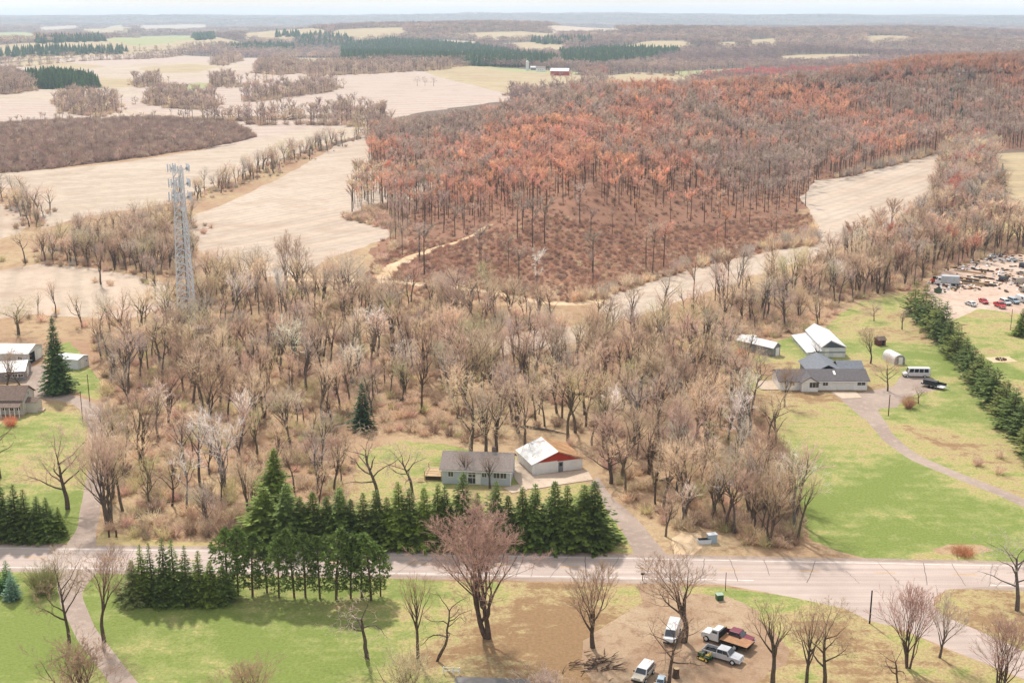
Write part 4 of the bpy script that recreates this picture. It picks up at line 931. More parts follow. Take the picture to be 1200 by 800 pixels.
def worn_roof():
    q = NM('worn_white_roof', .6, .3); v = q.coord(); f = q.noise(v, .45, 7, .72, .6); w = q.n('ShaderNodeTexWave', bands_direction='X', i_Scale=1.0); q.l(v, w.inputs['Vector']); q.bump(w.outputs['Fac'], .4, .03)
    q.out(q.mix(q.rng(f, .58, .66), lin(238, 236, 232, .68), lin(186, 142, 104, .6))); return q.mat
R_WORN = worn_roof()
def frame(A, B):
    a = Vector(G(*A)); b = Vector(G(*B)); d = b - a; return a, math.atan2(d.y, d.x), math.hypot(d.x, d.y)
def slab(mb, a, b, c, d, t, m=0):
    """roof plane with thickness t below it"""
    P = [Vector(p) for p in (a, b, c, d)]; n = (P[1] - P[0]).cross(P[3] - P[0]).normalized()
    if n.z < 0: n = -n
    Q = [p - n * t for p in P]; mb.add(P + Q, [(0, 1, 2, 3), (7, 6, 5, 4), (0, 4, 5, 1), (1, 5, 6, 2), (2, 6, 7, 3), (3, 7, 4, 0)], m)
def gable_walls(x0, x1, y0, y1, h, rh, ridge, rp=.5, base=-.6):
    mb = MB()
    if ridge == 'x':
        ym = y0 + (y1 - y0) * rp; pf = [(y0, base), (y1, base), (y1, h), (ym, h + rh), (y0, h)]; n = 5
        vs = [(x0, a, b) for a, b in pf] + [(x1, a, b) for a, b in pf]
    else:
        xm = x0 + (x1 - x0) * rp; pf = [(x0, base), (x1, base), (x1, h), (xm, h + rh), (x0, h)]; n = 5
        vs = [(a, y0, b) for a, b in pf] + [(a, y1, b) for a, b in pf]
    mb.add(vs, [(i, (i + 1) % n, (i + 1) % n + n, i + n) for i in range(n) if i not in (2, 3)] + [tuple(range(n)), tuple(range(2 * n - 1, n - 1, -1))])
    return mb
def gable_roof(x0, x1, y0, y1, h, rh, ridge, o=.35, t=.14, rp=.5, m2=0):
    mb = MB(); lift = .03
    if ridge == 'x':
        ym = y0 + (y1 - y0) * rp; sa = rh / (ym - y0); sb = rh / (y1 - ym)
        slab(mb, (x0 - o, y0 - o, h - o * sa + t + lift), (x1 + o, y0 - o, h - o * sa + t + lift), (x1 + o, ym, h + rh + t + lift), (x0 - o, ym, h + rh + t + lift), t)
        slab(mb, (x1 + o, y1 + o, h - o * sb + t + lift), (x0 - o, y1 + o, h - o * sb + t + lift), (x0 - o, ym, h + rh + t + lift), (x1 + o, ym, h + rh + t + lift), t, m2)
    else:
        xm = x0 + (x1 - x0) * rp; sa = rh / (xm - x0); sb = rh / (x1 - xm)
        slab(mb, (x0 - o, y1 + o, h - o * sa + t + lift), (x0 - o, y0 - o, h - o * sa + t + lift), (xm, y0 - o, h + rh + t + lift), (xm, y1 + o, h + rh + t + lift), t)
        slab(mb, (x1 + o, y0 - o, h - o * sb + t + lift), (x1 + o, y1 + o, h - o * sb + t + lift), (xm, y1 + o, h + rh + t + lift), (xm, y0 - o, h + rh + t + lift), t, m2)
    return mb
def on_wall(face, c, z, w, h, t, L_, D_, x0=0, y0=0):
    """box lying on a wall; c along the wall, z its bottom, t proud"""
    if face == 'f': return ((c, y0 - t / 2, z + h / 2), (w, t, h))
    if face == 'b': return ((c, y0 + D_ + t / 2, z + h / 2), (w, t, h))
    if face == 'l': return ((x0 - t / 2, c, z + h / 2), (t, w, h))
    return ((x0 + L_ + t / 2, c, z + h / 2), (t, w, h))
def window(par, face, c, z, w, h, L_, D_, x0=0, y0=0, fr=None, bars=1):
    mb = MB(); k = .09
    for (dc, dz, ww, hh) in ((0, 0, w, k), (0, h - k, w, k), (-(w - k) / 2, k, k, h - 2 * k), ((w - k) / 2, k, k, h - 2 * k)):
        mb.box(*on_wall(face, c + dc, z + dz, ww, hh, .08, L_, D_, x0, y0))
    for j in range(bars): mb.box(*on_wall(face, c + w * ((j + 1) / (bars + 1) - .5), z + k, .05, h - 2 * k, .06, L_, D_, x0, y0))
    f = part('window', mb, fr or M_TRIM, par); part('pane', MB().box(*on_wall(face, c, z + .05, w - .1, h - .1, .03, L_, D_, x0, y0)), M_GLASS, f)
def door(par, face, c, z, w, h, L_, D_, mat=None, name='door', x0=0, y0=0, panels=0):
    d = part(name, MB().box(*on_wall(face, c, z, w, h, .06, L_, D_, x0, y0)), mat or M_TRIM, par)
    for j in range(panels): part('panel', MB().box(*on_wall(face, c, z + h * (j + .06) / panels, w * .96, h * .86 / panels, .085, L_, D_, x0, y0)), mat or M_TRIM, d)
    if not panels: part('handle', MB().box(*on_wall(face, c + w * .38, z + h * .45, .06, .14, .11, L_, D_, x0, y0)), M_STEEL, d)

# blue ranch house behind the spruces
a, rz, Lh = frame((518, 566), (598, 569)); Dh = 8.2
t = thing('ranch_house', 'long blue-grey ranch house with grey shingle roof behind the spruce row', 'house', a, rz); hh = up_to(G(558, 568), 550.5)
part('wall', gable_walls(0, Lh, 0, Dh, hh, 1.9, 'x'), S_BLUE, t); rf = part('roof', gable_roof(0, Lh, 0, Dh, hh, 1.9, 'x', .45), R_GREY, t)
part('chimney', MB().box((Lh * .72, Dh * .55, hh + 2.3), (.7, .6, 1.3)), R_BROWN, rf)
for c, z, w, h_ in ((.13, hh - 1.6, 1.1, 1.1), (.44, hh - 1.6, 1.5, 1.1), (.62, hh - 1.5, 1.0, 1.0), (.80, hh - 1.6, 1.3, 1.2), (.90, hh - 1.6, 1.3, 1.2)): window(t, 'f', Lh * c, z, w, h_, Lh, Dh)
window(t, 'f', Lh * .45, .1, 1.9, 2.0, Lh, Dh); window(t, 'r', Dh * .5, hh - 1.6, 1.2, 1.1, Lh, Dh); window(t, 'l', Dh * .6, hh - 1.6, 1.2, 1.1, Lh, Dh)
door(t, 'f', Lh * .53, .05, 1.0, 2.0, Lh, Dh)
part('corner_post', MB().box((Lh + .03, -.03, hh / 2), (.16, .16, hh)), M_TRIM, t); part('gutter', MB().box((Lh / 2, -.52, hh - .22), (Lh + .8, .12, .12)), M_TRIM, t)
# timber deck at its left end
dk = thing('deck', 'raw timber deck with railings at the left end of the blue house', 'deck', a, rz); dz = hh - 2.1
for k in range(14): part('plank', MB().box((-3.45 + k * .25, Dh * .45, dz), (.23, 4.8, .05)), M_WOOD, dk)
for x in (-3.5, -.35):
    for y in (Dh * .45 - 2.3, Dh * .45 + 2.3): part('post', MB().box((x, y, (dz + 1.0) / 2 - .2), (.14, .14, dz + 1.4)), M_WOOD, dk)
for y in (Dh * .45 - 2.3, Dh * .45 + 2.3): part('railing', MB().box((-1.9, y, dz + .95), (3.1, .08, .08)).box((-1.9, y, dz + .5), (3.1, .05, .06)), M_WOOD, dk)
part('railing', MB().box((-3.5, Dh * .45, dz + .95), (.08, 4.5, .08)).box((-3.5, Dh * .45, dz + .5), (.05, 4.5, .06)), M_WOOD, dk)
for k in range(7): part('step', MB().box((-4.0 - k * .1, Dh * .45 - 2.9 - k * .27, dz - .12 - k * .19), (1.0, .27, .05)), M_WOOD, dk)
part('skirting', MB().box((-1.9, Dh * .45 - 2.15, dz / 2 - .1), (3.0, .05, dz - .1)), M_CBLK, dk)
# red and white garage with its concrete pad
a, rz, Lg = frame((624, 556.5), (682.5, 549)); b = Vector(G(612.5, 538.6)); Dg = abs((b - a).dot(Vector((-math.sin(rz), math.cos(rz), 0)))); wh = up_to(G(624, 556.5), 544)
t = thing('garage', 'white garage with red gable and worn rusty roof on concrete pad', 'garage', a, rz); rh = Lg * .19
part('wall', gable_walls(0, Lg, 0, Dg, wh, rh, 'y'), S_WHITE, t)
part('roof', gable_roof(0, Lg, 0, Dg, wh, rh, 'y', .35, .12, .5, 1), [R_WORN, R_TAN], t)
gm = MB(); gm.add([(.3, -.05, wh), (Lg - .3, -.05, wh), (Lg / 2, -.05, wh + rh - .14), (.3, -.004, wh), (Lg - .3, -.004, wh), (Lg / 2, -.004, wh + rh - .14)], [(0, 1, 2), (5, 4, 3), (0, 3, 4, 1), (1, 4, 5, 2), (2, 5, 3, 0)])
o = part('gable', gm, S_RED, t); o['label'] = 'red painted gable board'
door(t, 'f', Lg * .27, 0, Lg * .44, 2.3, Lg, Dg, M_TRIM, 'garage_door', panels=4); door(t, 'f', Lg * .56, 0, .95, 2.05, Lg, Dg, S_GREY); window(t, 'f', Lg * .56, 1.2, .5, .6, Lg, Dg, y0=-.065, fr=M_DARK)
part('trim', MB().box((Lg / 2, -.04, wh - .06), (Lg, .07, .14)), M_TRIM, t)
pad = GP([(597, 540), (611, 538), (624, 557.5), (688, 550.5), (695, 562.5), (660, 567.5), (628, 573), (612, 573), (604, 562)])
mb = MB(); n = len(pad); zt = max(tz(*p) for p in pad) + .12
mb.add([(x, y, zt) for x, y in pad] + [(x, y, zt - .6) for x, y in pad], [tuple(range(n - 1, -1, -1)), ] + [(i, (i + 1) % n, (i + 1) % n + n, i + n) for i in range(n)])
o = part('concrete_pad', mb, M_CONC, None); o['kind'] = 'structure'
mb = MB(); sd = GP([(590, 572), (616, 566), (618, 574), (600, 578)])
mb.add([(x, y, tz(x, y) + .1) for x, y in sd] + [(x, y, tz(x, y) - .3) for x, y in sd], [(3, 2, 1, 0)] + [(i, (i + 1) % 4, (i + 1) % 4 + 4, i + 4) for i in range(4)])
o = part('garden_slab', mb, M_CONC, None); o['kind'] = 'structure'
# white ranch house on the right with its second wing
a, rz, Lr = frame((913.5, 457), (1016, 457)); Dr = 8.0; hr = up_to(G(960, 457), 446)
t = thing('ranch_house', 'sprawling white ranch house with slate roof and attached garage on the right', 'house', a, rz)
part('wall', gable_walls(0, Lr, 0, Dr, hr, 1.5, 'x'), S_WHITE, t); rf = part('roof', gable_roof(0, Lr, 0, Dr, hr, 1.5, 'x', .5), R_SLATE, t)
o = part('wall', gable_walls(Lr * .42, Lr * .80, Dr - .4, Dr + 8.0, hr + .2, 1.9, 'y', .5), S_GREY, t); part('roof', gable_roof(Lr * .42, Lr * .80, Dr - 2.6, Dr + 8.0, hr + .25, 1.9, 'y', .5), R_BLUE, t)
part('wall', gable_walls(Lr * .80, Lr * 1.07, Dr + .8, Dr + 6.6, hr, 1.3, 'x'), S_DBLUE, t); part('roof', gable_roof(Lr * .80, Lr * 1.07, Dr + .8, Dr + 6.6, hr + .05, 1.3, 'x', .4), R_BLUE, t)
po = part('entry_porch', gable_walls(Lr * .235, Lr * .42, -1.3, .3, hr - .1, 1.1, 'y'), S_WHITE, t); part('porch_roof', gable_roof(Lr * .235, Lr * .42, -1.3, 3.6, hr - .05, 1.2, 'y', .35), R_SLATE, po)
window(po, 'f', Lr * .375, .9, 2.3, 1.4, Lr, Dr, y0=-1.3, bars=2); door(po, 'f', Lr * .285, .1, 1.0, 2.1, Lr, Dr, y0=-1.3)
for c, w in ((.14, 1.2), (.52, 1.3), (.93, 2.0)): window(t, 'f', Lr * c, 1.0, w, 1.1, Lr, Dr)
door(t, 'f', Lr * .745, .0, Lr * .20, 2.3, Lr, Dr, M_TRIM, 'garage_door', panels=4)
part('skylight', MB().box((Lr * .645, Dr * .3, hr + 1.15), (.5, 1.5, .12), rx=math.atan2(1.5, Dr / 2)), M_TRIM, rf); part('gutter', MB().box((Lr * .7, -.57, hr - .2), (Lr * .6, .12, .12)), M_TRIM, t)
part('terrace', MB().box((-2.2, Dr * .45, .05), (4.2, Dr * .9, .3)), M_CONC, t)
sd = GP([(974, 459), (1003, 459), (1010, 466), (987, 467)]); mb = MB()
mb.add([(x, y, tz(x, y) + .06) for x, y in sd] + [(x, y, tz(x, y) - .3) for x, y in sd], [(0, 1, 2, 3)] + [(i, i + 4, (i + 1) % 4 + 4, (i + 1) % 4) for i in range(4)]); o = part('garage_apron', mb, M_CONC, None); o['kind'] = 'structure'
# white pole barn with lean-to
a, rz, Lb = frame((946.5, 418.5), (990.5, 418.5)); b = Vector(G(929, 398)); Db = (b - a).dot(Vector((-math.sin(rz), math.cos(rz), 0))); hb = up_to(G(968, 418.5), 409.5); skew = (b - a).dot(Vector((math.cos(rz), math.sin(rz), 0)))
t = thing('pole_barn', 'large white metal pole barn with raised centre roof and slate-blue gable', 'barn', a, rz); x1 = Lb * .36
part('wall', gable_walls(x1, Lb, 0, Db, hb + .55, 1.7, 'y', .36), S_WMETAL, t); part('roof', gable_roof(x1, Lb, 0, Db, hb + .6, 1.7, 'y', .2, .12, .36), R_WHITE, t)
lw = MB(); lw.add([(x, y, z) for y in (.02, Db - .02) for x, z in ((0, -.6), (x1 - .02, -.6), (x1 - .02, hb - .35), (0, hb - .75))], [(0, 1, 2, 3), (7, 6, 5, 4), (0, 3, 7, 4), (3, 2, 6, 7)]); part('lean_to', lw, S_WMETAL, t)
lr = MB(); slab(lr, (-.35, Db + .3, hb - .75), (-.35, -.3, hb - .75), (x1 - .03, -.3, hb - .2), (x1 - .03, Db + .3, hb - .2), .1); part('lean_to_roof', lr, R_WHITE, t)
xm = x1 + (Lb - x1) * .36; gm = MB(); gm.add([(x1 + .1, y, hb + .5) for y in (-.06, -.005)] + [(Lb - .1, y, hb + .5) for y in (-.06, -.005)] + [(xm, y, hb + 2.1) for y in (-.06, -.005)], [(0, 2, 4), (5, 3, 1), (0, 1, 3, 2), (2, 3, 5, 4), (4, 5, 1, 0)]); part('gable', gm, S_DBLUE, t)['label'] = 'slate-blue front gable of the pole barn'
part('trim', MB().box((Lb / 2, -.05, hb - .72), (Lb, .06, .2)), S_DBLUE, t)
door(t, 'f', Lb * .16, 0, Lb * .2, hb - 1.0, Lb, Db, M_TRIM, 'garage_door', panels=4); door(t, 'f', Lb * .80, 0, Lb * .24, hb - 1.0, Lb, Db, M_TRIM, 'garage_door', panels=4); door(t, 'f', Lb * .5, 0, 1.0, 2.1, Lb, Db)
for k in range(3): window(t, 'l', Db * (.25 + .25 * k), hb - 1.9, 1.0, .7, Lb, Db)
# grey gable shed with white roof, camper, small round-top shed, play house
a, rz, Ls = frame((905.5, 418), (919, 417.5)); Ds = 11
t = thing('gable_shed', 'dark grey shed with white metal roof left of the pole barn', 'shed', a, rz + .6)
part('wall', gable_walls(0, Ls, 0, Ds, 2.3, 1.1, 'y'), S_GREY, t); part('roof', gable_roof(0, Ls, 0, Ds, 2.35, 1.1, 'y', .3, .1), R_WHITE, t); door(t, 'f', Ls * .62, 0, 1.5, 2.0, Ls, Ds)
window(t, 'l', Ds * .4, 1.0, 1.0, .8, Ls, Ds)
p = G(875, 404); t = thing('camper_trailer', 'old pale camper trailer parked at the wood edge left of the shed', 'camper', p, .35)
part('body', MB().prof([(-2.9, .55), (2.6, .55), (3.0, 1.3), (2.7, 2.4), (-2.6, 2.5), (-3.0, 1.4)], -1.1, 1.1), plain('camper_cream', lin(222, 214, 196, .75)), t, bevel=.12)
for x in (-1.6, .4, 1.9): part('window', MB().box((x, -1.12, 1.7), (.9, .05, .6)), M_GLASS, t)
part('door', MB().box((-.6, -1.13, 1.4), (.7, .05, 1.6)), M_TRIM, t)
for y in (-.95, .95): part('wheel', MB().tube([(-.3, y - .1, .33), (-.3, y + .1, .33)], [.33, .33], 12, cap=True), M_BLACK, t)
part('drawbar', MB().tube([(2.8, 0, .5), (4.0, 0, .45)], [.06, .05], 5, cap=True).tube([(3.9, 0, .5), (3.9, 0, 0)], [.05, .05], 5, cap=True), M_STEEL, t)
p = G(1054, 427); t = thing('round_top_shed', 'small white round-topped shed on the lawn above the bus', 'shed', p, R(14))
arc = [(-1.5 * math.cos(R(k * 15)), 1.2 + 1.3 * math.sin(R(k * 15))) for k in range(13)]
part('shell', MB().prof([(-1.5, 0)] + arc + [(1.5, 0)], -0.02, 5.5), R_WHITE, t); part('end_wall', MB().prof([(-1.42, 0)] + [(x * .94, z * .96) for x, z in arc] + [(1.42, 0)], -.08, -.03), S_GREY, t); door(t, 'f', .2, 0, 1.1, 1.8, 3, 5.5, M_TRIM, y0=-.08)
p = G(1031, 404); t = thing('play_house', 'small dark red wooden play house on the lawn behind the trees', 'play house', p, .3)
part('wall', gable_walls(-1.1, 1.1, -1, 1, 1.5, .7, 'x'), plain('barn_red_dull', lin(132, 72, 62, .6)), t); part('roof', gable_roof(-1.1, 1.1, -1, 1, 1.55, .7, 'x', .2, .08), R_BROWN, t); door(t, 'f', .3, 0, .6, 1.2, 2.2, 2, M_DARK, x0=-1.1, y0=-1)
# left farm: two white barns, shed, farmhouse
a, rz, L1 = frame((-30, 427), (33, 428)); t = thing('barn', 'upper white metal barn with open dark doorway at the left edge', 'barn', a, rz); D1 = 9
part('wall', gable_walls(0, L1, 0, D1, 2.9, 1.2, 'x'), S_WMETAL, t); part('roof', gable_roof(0, L1, 0, D1, 2.95, 1.2, 'x', .4, .12), R_WHITE, t); part('doorway', MB().box((L1 + .03, D1 * .3, 1.3), (.06, 3.0, 2.6)), M_DARK, t); door(t, 'r', D1 * .76, 0, 2.4, 2.4, L1, D1)  # doorway is a dark panel on the wall, interior shade put in its colour
window(t, 'f', L1 * .86, 1.3, 1.2, .9, L1, D1)
a, rz, L1 = frame((-40, 449.5), (29, 446)); t = thing('barn', 'lower white barn with broad pale roof at the left edge', 'barn', a, rz); D1 = 9.5
part('wall', gable_walls(0, L1, 0, D1, 2.3, 1.3, 'x'), S_GREY, t); part('roof', gable_roof(0, L1, 0, D1, 2.35, 1.3, 'x', .4, .12), R_WHITE, t)
for c in (.72, .84, .94): window(t, 'f', L1 * c, .9, 1.3, .8, L1, D1)
door(t, 'r', D1 * .5, 0, 2.8, 2.1, L1, D1)
a, rz, L1 = frame((92, 433), (104.5, 427.5)); t = thing('shed', 'small white flat-gabled shed behind the lone farmyard spruce', 'shed', a, rz); D1 = 6.5
part('wall', gable_walls(0, L1, 0, D1, 2.4, .5, 'y'), S_WMETAL, t); part('roof', gable_roof(0, L1, 0, D1, 2.45, .5, 'y', .25, .1), R_WHITE, t); door(t, 'f', L1 * .4, 0, 1.2, 2.0, L1, D1); window(t, 'f', L1 * .78, 1.1, .7, .6, L1, D1)
a, rz, L1 = frame((-30, 489), (24, 489)); t = thing('farmhouse', 'cream farmhouse with brown roof and porch at the left edge', 'house', a, rz); D1 = 7.0; h1 = 3.3
part('wall', gable_walls(0, L1, 1.9, D1 + 1.9, h1, 2.1, 'x'), S_CREAM, t); part('roof', gable_roof(0, L1, 1.9, D1 + 1.9, h1 + .05, 2.1, 'x', .35), R_BROWN, t)
pr = MB(); slab(pr, (-.3, -.5, 2.35), (L1 + .1, -.5, 2.35), (L1 + .1, 1.95, 3.0), (-.3, 1.95, 3.0), .1); po = part('porch_roof', pr, R_BROWN, t)
for k in range(6): part('porch_post', MB().box((L1 * (.5 + .1 * k) - .1, -.25, 1.1), (.14, .14, 2.3)), M_TRIM, t)
for c in (.6, .75, .9): window(t, 'f', L1 * c, .9, 1.0, 1.2, L1, D1, y0=1.9)
window(t, 'r', 1.9 + D1 * .5, h1 + .1, .8, 1.0, L1, D1); window(t, 'r', 1.9 + D1 * .25, 1.0, .9, 1.2, L1, D1)
part('side_porch', gable_walls(L1, L1 + 2.4, 3.4, 6.6, 2.3, .6, 'x'), S_CREAM, t); part('side_porch_roof', gable_roof(L1 + .05, L1 + 2.4, 3.4, 6.6, 2.33, .6, 'x', .2, .08), R_BROWN, t)
part('step', MB().box((L1 + 3.0, 4.6, .15), (1.2, 1.6, .5)), M_CONC, t)
# ------------------------------------------------------------------ lattice tower
p0 = G(222, 388); HT_ = up_to(p0, 196)
t = thing('lattice_tower', 'tall grey three-legged lattice tower with antennas rising from the wood', 'tower', p0, 0)
def leg_at(k, z):
    r_ = 3.1 + (1.55 - 3.1) * min(1, z / (HT_ * .9)); a = R(90 + 120 * k) ; return Vector((r_ * math.cos(a), r_ * math.sin(a), z))
for k in range(3): part('leg', MB().tube([leg_at(k, -.3), leg_at(k, HT_ * .9), leg_at(k, HT_)], [.17, .13, .10], 6), M_STEEL, t)
nb = 23
for i in range(nb):
    z0, z1 = HT_ * .98 * i / nb, HT_ * .98 * (i + 1) / nb
    for k in range(3):
        A0, B0 = leg_at(k, z0), leg_at((k + 1) % 3, z0); mid = (leg_at(k, z1) + leg_at((k + 1) % 3, z1)) / 2
        part('brace', MB().tube([A0, mid], [.085, .085], 4), M_STEEL, t); part('brace', MB().tube([B0, mid], [.085, .085], 4), M_STEEL, t)
        part('girt', MB().tube([leg_at(k, z1), leg_at((k + 1) % 3, z1)], [.05, .05], 4), M_STEEL, t)
part('ladder', MB().tube([(-.15, .3, 0), (-.15, .25, HT_)], [.035, .03], 4).tube([(.15, .3, 0), (.15, .25, HT_)], [.035, .03], 4), M_STEEL, t)
M_RRU0 = plain('cable_grey', lin(140, 138, 136, .6), .7, .2)
part('cable_run', MB().box((.1, -.35, HT_ * .48), (.22, .1, HT_ * .94)), M_RRU0, t)
M_ANT = plain('antenna_white', lin(232, 236, 240, .8), .5, .3, .06); M_RRU = plain('radio_grey', lin(150, 156, 160, .7), .6, .3)
for zi, (zz, ln, hp) in enumerate(((HT_ - .6, 3.0, 2.2), (HT_ - 4.6, 3.0, 2.4), (HT_ - 8.2, 3.4, 2.6))):
    pl = MB()
    for s_ in range(3):
        a = R(30 + 120 * s_); c = Vector((math.cos(a), math.sin(a), 0)); tv = Vector((-c.y, c.x, 0)); o = c * 2.3 + Vector((0, 0, zz))
        pl.tube([o - tv * ln / 2 * 1.1, o + tv * ln / 2 * 1.1], [.07, .07], 4, cap=True); pl.tube([o - tv * ln / 2 + Vector((0, 0, .8)), o + tv * ln / 2 + Vector((0, 0, .8))], [.05, .05], 4, cap=True)
        for q in (-.7, .7): pl.tube([c * .5 + tv * q + Vector((0, 0, zz - .2)), o + tv * q], [.06, .06], 4)
    mt = part('antenna_mount', pl, M_STEEL, t)
    for s_ in range(3):
        a = R(30 + 120 * s_); c = Vector((math.cos(a), math.sin(a), 0)); tv = Vector((-c.y, c.x, 0))
        for j in range(4):
            q = c * 2.5 + tv * ((j - 1.5) * ln / 3.2) + Vector((0, 0, zz + .4)); part('antenna_panel', MB().box(q, (.16, .34, hp * (1 if j % 2 else .8)), a), M_ANT, mt)
            if j in (1, 2): part('radio_unit', MB().box(q - c * .38 - Vector((0, 0, .3)), (.2, .35, .6), a), M_RRU, mt)
for zz, az in ((HT_ - 6.4, 200), (HT_ - 11, 300)):
    c = Vector((math.cos(R(az)), math.sin(R(az)), 0)); q = c * 1.9 + Vector((0, 0, zz)); part('dish', MB().tube([q - c * .45, q - c * .1, q + c * .15], [.15, .6, .62], 14, cap=True), M_ANT, t)
part('lightning_rod', MB().tube([(0, .8, HT_ - .3), (0, .8, HT_ + 2.0)], [.04, .02], 4), M_STEEL, t)
p = G(228, 390); t = thing('equipment_shelter', 'low white-roofed equipment shelter at the foot of the lattice tower', 'shelter', (p[0] + 2.6, p[1] - 5, p[2]), .12)
part('wall', MB().box((0, 0, 1.25), (4.6, 2.8, 2.9)), S_GREY, t); part('roof', MB().box((0, 0, 2.8), (5.0, 3.2, .2)), R_WHITE, t); door(t, 'f', .8, 0, 1.0, 2.1, 4.6, 2.8, M_STEEL, x0=-2.3, y0=-1.4)
t = thing('equipment_cabinet', 'small white-topped cabinet left of the lattice tower foot', 'cabinet', G(203, 382), .2)
part('case', MB().box((0, 0, .9), (2.6, 1.2, 2.0)), S_GREY, t); part('lid', MB().box((0, 0, 1.98), (2.9, 1.5, .14)), R_WHITE, t)

# ------------------------------------------------------------------ vehicles
def paint(name, c): return plain(name, c, .35, .5, .05, .6)
P_WHITE = paint('paint_white', lin(236, 236, 236, .7)); P_SILV = paint('paint_silver', lin(206, 206, 210, .7)); P_MAR = paint('paint_maroon', lin(128, 40, 62, .7)); P_RED = paint('paint_red', lin(208, 36, 40, .8)); P_BLUE = paint('paint_pale_blue', lin(170, 190, 204, .75)); P_TAN = paint('paint_tan', lin(190, 178, 160, .7)); P_BLK = paint('paint_black', lin(40, 42, 46, .5)); P_GRN = paint('paint_green', lin(40, 92, 48, .7)); P_YEL = paint('paint_yellow', lin(226, 190, 60, .8))
M_HEAD = plain('lamp_glass', lin(236, 236, 228, .8), .15, .6, .03); M_TAIL = plain('tail_red', lin(170, 30, 30, .7), .3, .5, .03)
KIND = {  # lower-body outline, cabin outline (x forward), half width, wheel x, wheel radius
    'pickup': ([(-2.8, .45), (2.72, .42), (2.85, .7), (2.8, 1.02), (1.35, 1.16), (1.2, 1.2), (-2.8, 1.2), (-2.86, .8)], (1.45, .95, -.62, -.72, 1.16, 1.84), .98, (-1.75, 1.85), .4),
    'suv': ([(-2.3, .42), (2.25, .4), (2.4, .68), (2.3, .98), (1.1, 1.1), (-2.35, 1.12), (-2.42, .75)], (1.25, .7, -2.05, -2.3, 1.08, 1.75), .93, (-1.4, 1.42), .36),
    'sedan': ([(-2.3, .36), (2.2, .34), (2.35, .58), (2.2, .82), (1.0, .93), (-1.5, .95), (-2.3, .95), (-2.38, .65)], (1.1, .35, -1.1, -1.75, .92, 1.42), .88, (-1.35, 1.4), .32),
    'van': ([(-2.75, .42), (2.55, .4), (2.7, .72), (2.55, 1.1), (2.0, 1.2), (-2.75, 1.25), (-2.8, .75)], (2.1, 1.45, -2.68, -2.76, 1.18, 2.1), .98, (-1.75, 1.75), .37),
    'bus': ([(-3.9, .5), (3.9, .48), (4.0, .8), (3.85, 1.25), (2.9, 1.4), (-3.9, 1.4), (-3.95, .8)], (2.95, 2.5, -3.84, -3.94, 1.38, 2.85), 1.12, (-2.3, 2.8), .42)}
